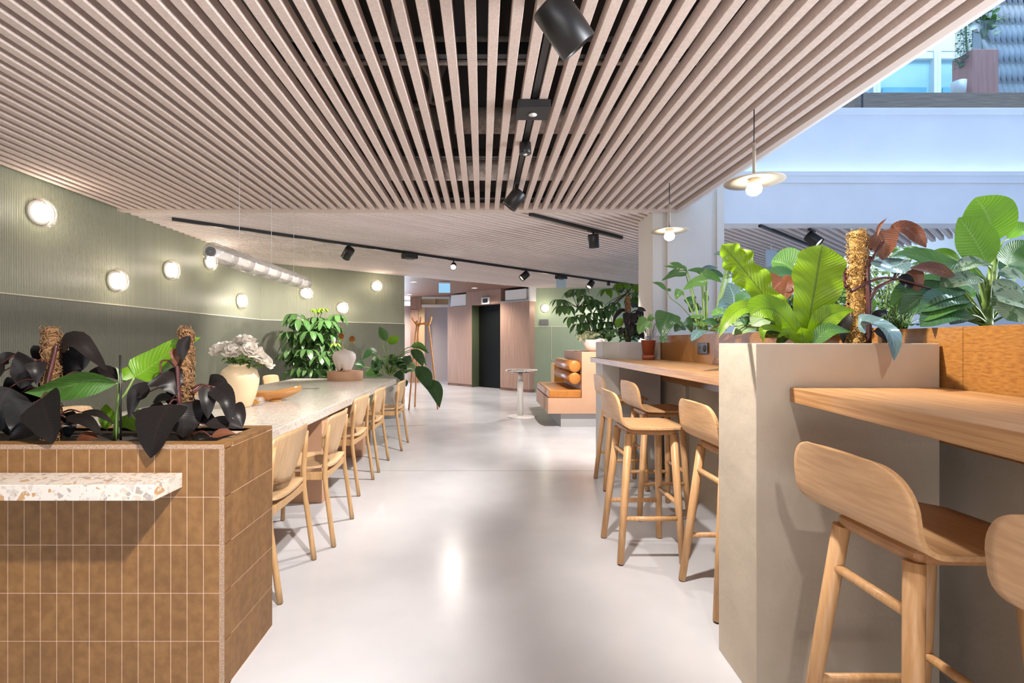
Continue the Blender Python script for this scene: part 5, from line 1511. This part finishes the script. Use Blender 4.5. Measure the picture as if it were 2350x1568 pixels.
# ---- plants in the far plywood box
D = 3.35
p = Plant('split_leaf_philodendron', 'tall stemmed deep green plant at the far end of the plywood box', 'plant', P(1625, 765, D), 'deep', 'stem', D)
c1 = lambda x, y: (1500 + x / 5.06, 520 + y / 5.06)
for b, t_, w, dd, lm in (((390, 520), (120, 460), 80, (.2, .2), 'mid'), ((390, 530), (90, 630), 90, (.1, .1), 'deep'), ((395, 520), (160, 545), 60, (.15, .15), 'deep'), ((350, 480), (180, 425), 50, (.3, .3), 'mid'),
                         ((600, 540), (390, 510), 80, (.3, .3), 'mid'), ((560, 540), (790, 650), 110, (.1, .1), 'mid'), ((620, 520), (830, 600), 70, (.3, .3), 'deep'), ((540, 510), (750, 480), 60, (.3, .3), 'blueleaf'),
                         ((620, 620), (340, 740), 120, (-.1, -.1), 'mid'), ((560, 690), (600, 590), 100, (.0, .0), 'mid'), ((320, 735), (260, 850), 90, (.0, .0), 'mid'), ((470, 900), (350, 860), 150, (.2, .2), 'deep'),
                         ((520, 900), (420, 1000), 150, (.2, .2), 'deep'), ((560, 820), (640, 860), 120, (.3, .3), 'mid'), ((900, 330), (690, 325), 60, (.0, .0), 'blueleaf'), ((870, 330), (770, 280), 70, (.1, .1), 'mid'),
                         ((1000, 420), (960, 235), 150, (-.1, -.1), 'bright'), ((860, 400), (800, 330), 90, (.1, .1), 'bright'), ((900, 480), (960, 540), 120, (.0, .0), 'deep'),
                         ((940, 940), (860, 650), 240, (-.45, -.45), 'blueleaf'), ((960, 670), (1030, 590), 90, (-.3, -.3), 'blueleaf'), ((1060, 900), (1200, 780), 110, (-.3, -.3), 'blueleaf'), ((900, 920), (720, 970), 70, (-.45, -.5), 'blueleaf'),
                         ((1180, 960), (1260, 850), 120, (-.3, -.3), 'deep'), ((880, 600), (840, 560), 60, (-.2, -.2), 'mid'), ((820, 1010), (660, 1020), 80, (-.4, -.4), 'blueleaf'), ((760, 1130), (560, 1100), 60, (-.3, -.3), 'deep')):
    x, y = c1(*b); x2, y2 = c1(*t_)
    p.leaf((x, y), (x2, y2), w / 5.06, dd, c1(620 + (b[0] - 620) * .25, 1210), prof='heart' if w > 70 else 'lance', lm=None if lm == 'deep' else lm, fold=.15, arch=.08, sag=.02, pr=.005)
p.leaf(c1(750, 1230), c1(440, 1330), 100 / 5.06, (-.35, -.75), c1(840, 1200), mid=[(c1(560, 1215)[0], c1(560, 1215)[1], -.65)], prof='ellip', lm='blueleaf', fold=.1, hint=(-.3, -.6, .8))
rr = p.r
for k in range(46):
    x, y = c1(rr.uniform(430, 1250), rr.uniform(1060, 1215))
    B = P(x, y, D + rr.uniform(-.3, .4)); a = rr.random() * 6.28; l = rr.uniform(.05, .10)
    T = B + Vector((math.cos(a) * l, math.sin(a) * l * .6, rr.uniform(-.03, .05)))
    p.mbf(None if k % 2 else 'mid').leaf([B, B.lerp(T, .5) + Vector((0, 0, .012)), T], l * .25, (0, -.5, 1), 'ellip', .2, 0, 3, 6)
p.done()
p = Plant('trailing_pothos', 'trailing plant arching over the terracotta pot and the box end', 'plant', P(1585, 765, 3.9), 'deep', 'stem', 3.9)
p.stem([(1590, 765), (1560, 735), (1535, 718), (1518, 722), (1490, 738)], .005, .003)
p.stem([(1600, 745, .0), (1565, 705, .0), (1540, 685, .0), (1530, 667, .0)], .004, .0025)
p.leaf((1538, 718), (1522, 775), 46, (-.1, -.15), None, prof='heart', fold=.25)
p.leaf((1490, 736), (1466, 768), 30, (-.05, -.05), None, prof='heart', fold=.3, lm='mid')
p.leaf((1494, 738), (1493, 720), 12, (-.05, -.05), None, prof='lance', lm='mid')
p.leaf((1570, 745), (1548, 762), 26, (.0, .0), (1590, 750), prof='heart')
p.leaf((1575, 730), (1590, 765), 26, (-.1, -.1), None, prof='heart')
p.leaf((1530, 667), (1496, 648), 9, (.0, .0), None, prof='lance', lm='mid')
p.leaf((1532, 668), (1541, 666), 8, (.0, .0), None, prof='lance', lm='mid')
p.leaf((1524, 772), (1521, 788), 14, (-.2, -.22), None, prof='lance')
p.leaf((1600, 745), (1628, 735), 20, (-.1, -.1), None, prof='lance')
p.done()
p = Plant('grass_plant', 'wispy dried grass sprouting from the terracotta pot', 'plant', P(1488, 785, 4.45), 'pale', 'stembrown', 4.45)
rr = p.r
for k in range(26):
    a = P(1488 + rr.uniform(-8, 8), 790, 4.45); b = P(1488 + rr.uniform(-16, 22), rr.uniform(712, 770), 4.45 + rr.uniform(-.08, .08))
    p.S.tube([a, a.lerp(b, .5) + Vector((rr.uniform(-.01, .01), 0, 0)), b], .0011, 3, caps=False)
p.leaf((1480, 778), (1462, 774), 6, (-.05, -.05), None, prof='lance', lm='darkleaf')
p.done()
# ---- grey pier planter
D = 4.82
moss_pole(1441, 680, 786, D, 5.5, 'coir', 'small coir pole in the grey pier planter', ties=False)
p = Plant('philodendron', 'dark drooping philodendron in the grey pier planter', 'plant', P(1441, 786, D), 'darkleaf', 'stemdark', D)
c5 = lambda x, y: (1260 + x / 7.84, 630 + y / 7.84)
for b, t_, w, dd in (((1330, 610), (1145, 940), 70, (0, 0)), ((1400, 680), (1380, 950), 110, (-.1, -.1)), ((1480, 700), (1500, 960), 150, (-.05, -.05)), ((1560, 660), (1690, 790), 150, (.0, .0)), ((1600, 640), (1745, 660), 90, (-.05, -.05)),
                     ((1450, 900), (1460, 1180), 120, (-.1, -.12)), ((1540, 900), (1520, 1150), 140, (.0, .0)), ((1600, 850), (1750, 1060), 60, (.0, .0)), ((1470, 560), (1620, 600), 90, (.05, .05)), ((1380, 640), (1240, 700), 60, (.05, .05)),
                     ((1300, 950), (1280, 1170), 90, (-.05, -.05)), ((1400, 960), (1380, 1180), 110, (.05, .05)), ((1620, 1020), (1700, 1170), 90, (.0, .0)), ((1560, 1040), (1620, 1180), 120, (.05, .05)), ((1500, 700), (1560, 900), 120, (.08, .08))):
    p.leaf(c5(*b), c5(*t_), w / 7.84, dd, c5(1430, 760), prof='heart', fold=.2, pr=.005)
p.leaf(c5(1340, 800), c5(1230, 960), 17, (.1, .1), c5(1400, 1100), prof='ellip', lm='bright')
p.leaf(c5(1560, 760), c5(1640, 850), 10, (.1, .1), c5(1450, 1100), prof='ellip', lm='bright')
rr = p.r
for k in range(46):
    x, y = c5(rr.uniform(960, 1640), rr.uniform(980, 1185)); B = P(x, y, D + rr.uniform(-.1, .2)); a = rr.random() * 6.28; l = rr.uniform(.06, .11)
    T = B + Vector((math.cos(a) * l, math.sin(a) * l * .6, rr.uniform(-.05, .05)))
    p.mbf('mid' if k % 3 else 'deep').leaf([B, B.lerp(T, .5) + Vector((0, 0, .015)), T], l * .25, (0, -.5, 1), 'ellip', .2, 0, 3, 6)
p.done()
# ---- umbrella tree behind the bench
D = 8.9
p = Plant('umbrella_tree', 'tall airy umbrella tree growing behind the peach bench', 'plant', (P(1372, 0, D).x, D + .25, 0), 'schef', 'stembrown', D)
bs = Vector((P(1375, 0, D).x, D + .2, .5))
trunk = [bs, P(1350, 740, D + .15), P(1325, 706, D)]
p.S.tube(trunk, [.025, .012], 8, spline=10)
tr2 = [bs, P(1400, 720, D + .2), P(1440, 672, D + .1), P(1430, 655, D)]
p.S.tube(tr2, [.02, .008], 8, spline=10)
for x, y, s, dd in ((190, 450, 1.0, 0), (290, 560, 1.35, -.1), (250, 480, .9, .1), (490, 260, 1.25, 0), (380, 310, .8, .1), (600, 260, .9, .1), (650, 380, 1.0, -.05), (770, 450, 1.2, 0), (860, 480, 1.0, .1), (640, 560, 1.0, -.1), (740, 540, 1.0, .1),
                    (420, 760, 1.1, -.15), (620, 720, 1.2, -.2), (560, 880, 1.1, -.1), (800, 690, 1.1, -.1), (940, 610, .9, 0), (930, 700, .9, -.1), (1060, 260, 1.2, -.1), (1320, 150, 1.1, .1), (1110, 560, .9, 0), (1180, 500, .8, .1), (1040, 650, .9, .0),
                    (1560, 320, 1.2, 0), (1600, 180, 1.1, .1), (1500, 420, 1.0, .1), (1600, 420, 1.2, .2), (700, 850, 1.2, -.1), (850, 800, 1.1, .0), (960, 860, 1.1, -.1), (640, 1000, 1.1, -.1), (780, 1000, 1.1, -.05), (900, 960, 1.1, .1), (1050, 850, 1.1, -.1), (1030, 960, 1.1, .0), (1150, 980, 1.0, .1), (1000, 1060, 1.0, 0)):
    a, b = c5(x, y); h = P(a, b, D + dd)
    new = y < 300 and x > 1000
    p.umbrella(h, .205 * s, 7, 1.15, 'bright' if new else None, .42)
    src = trunk if x < 900 else tr2
    k = src[2 if y < 700 else 1]
    p.S.tube([k, k.lerp(h, .6) + Vector((0, 0, .03)), h], [.007, .004], 5, spline=6)
p.done()
build('pot', MB().lathe([(.0001, 0), (.18, 0), (.22, .55), (.20, .55), (.19, .5), (.0001, .5)], (bs.x, bs.y + .1, 0), 28), M_['greyplanter'], p.t)
# small white flowers in the shell
for i, (x, y) in enumerate(((545, 1140), (600, 1170), (650, 1110), (700, 1130), (735, 1080), (780, 1150), (800, 1080), (850, 1110), (840, 1160), (900, 1120), (680, 1075))):
    a, b = c5(x, y); c = P(a, b, 7.6 + (-.05 if i % 2 else .06)); rr = random.Random(i)
    t = thing('white_flower', 'greenish white blossom in the bunch filling the shell planter', 'flower', c, 0, 'greenish white blossoms in the shell planter')
    fb = MB()
    for k in range(18):
        z = rr.uniform(-.5, 1); th = k * 2.4; o = Vector((math.sqrt(max(0, 1 - z * z)) * math.cos(th), math.sqrt(max(0, 1 - z * z)) * math.sin(th), z)).normalized()
        fb.leaf([c, c + o * .026 + Vector((0, 0, .004)), c + o * .054], .021, o.orthogonal() + Vector((0, -.3, .5)), 'petal', -.3, .05, 2, 5, 0, 1)
    build('petals', fb, M_['pgreenw'], t, closed=False)
    q = Vector((SC.x, SC.y, SC.z + .08)); build('stem', MB().tube([q, c], .003, 5), M_['stem'], t)
# ---- upper gallery plants behind the glass
D = 6.5
p = Plant('trailing_succulent', 'trailing string plant hanging beside the brick red box upstairs', 'plant', P(2215, 110, D), 'blueleaf', 'stem', D)
rr = p.r
for k in range(16):
    x = 2194 + k * 2.6; y0 = 45 + rr.uniform(-6, 10); y1 = rr.uniform(120, 160)
    a, b = P(x, y0, D + rr.uniform(-.05, .1)), P(x + rr.uniform(-3, 3), y1, D + rr.uniform(-.05, .1))
    p.S.tube([a, b], .003, 4)
    for j in range(22):
        q = a.lerp(b, j / 22); an = rr.random() * 6.28; l = .035
        T = q + Vector((math.cos(an) * l, math.sin(an) * l, -.008))
        p.mbf(None if k % 2 else 'mid').leaf([q, T], .011, (0, -.5, 1), 'ellip', .2, 0, 3, 4, 0, 1)
for k in range(40):
    x, y = rr.uniform(2195, 2230), rr.uniform(130, 158); q = P(x, y, D); an = rr.random() * 6.28
    T = q + Vector((math.cos(an) * .07, math.sin(an) * .07, rr.uniform(-.02, .04))); p.mbf('mid').leaf([q, T], .02, (0, -.5, 1), 'ellip', .2, 0, 3, 5, 0, 1)
p.S.tube([P(2215, 50, D), P(2222, 160, D)], .012, 6)
p.done()
tag(build('plant_pot', MB().lathe([(.0001, 0), (.065, 0), (.08, .22), (.072, .22), (.0001, .18)], (P(2200, 0, 6.45).x, 6.45, 4.401), 24), M_['whitemetal']), 'small white pot on the upper planter left of the brick red box', 'pot')
p = Plant('white_lily', 'white lilies and green sprigs in the brick red box upstairs', 'plant', P(2255, 90, D), 'petalw', 'stem', D)
for b, t_, w in (((2250, 70), (2222, 62), 16), ((2240, 45), (2234, 20), 14), ((2232, 40), (2226, 30), 12)):
    for s in (-1, 0, 1):
        p.leaf(b, (t_[0] + s * 6, t_[1] + s * 8), w, (0, -.1 * s), (2255, 88), prof='lance', pr=.006)
for k in range(46):
    x, y = 2262 + rr.uniform(-14, 18), rr.uniform(25, 80); q = P(x, y, D); an = rr.random() * 6.28
    T = q + Vector((math.cos(an) * .09, math.sin(an) * .06, rr.uniform(.0, .07))); p.mbf('mid').leaf([q, T], .028, (0, -.8, .6), 'ellip', .2, 0, 3, 5, 0, 1)
for k in range(9):
    p.stem([(2258, 88), (2262 + k * 3, 60 - k * 2), (2268 + k * 8, 30 + (k % 3) * 12)], .006, .003, 5)
p.done()
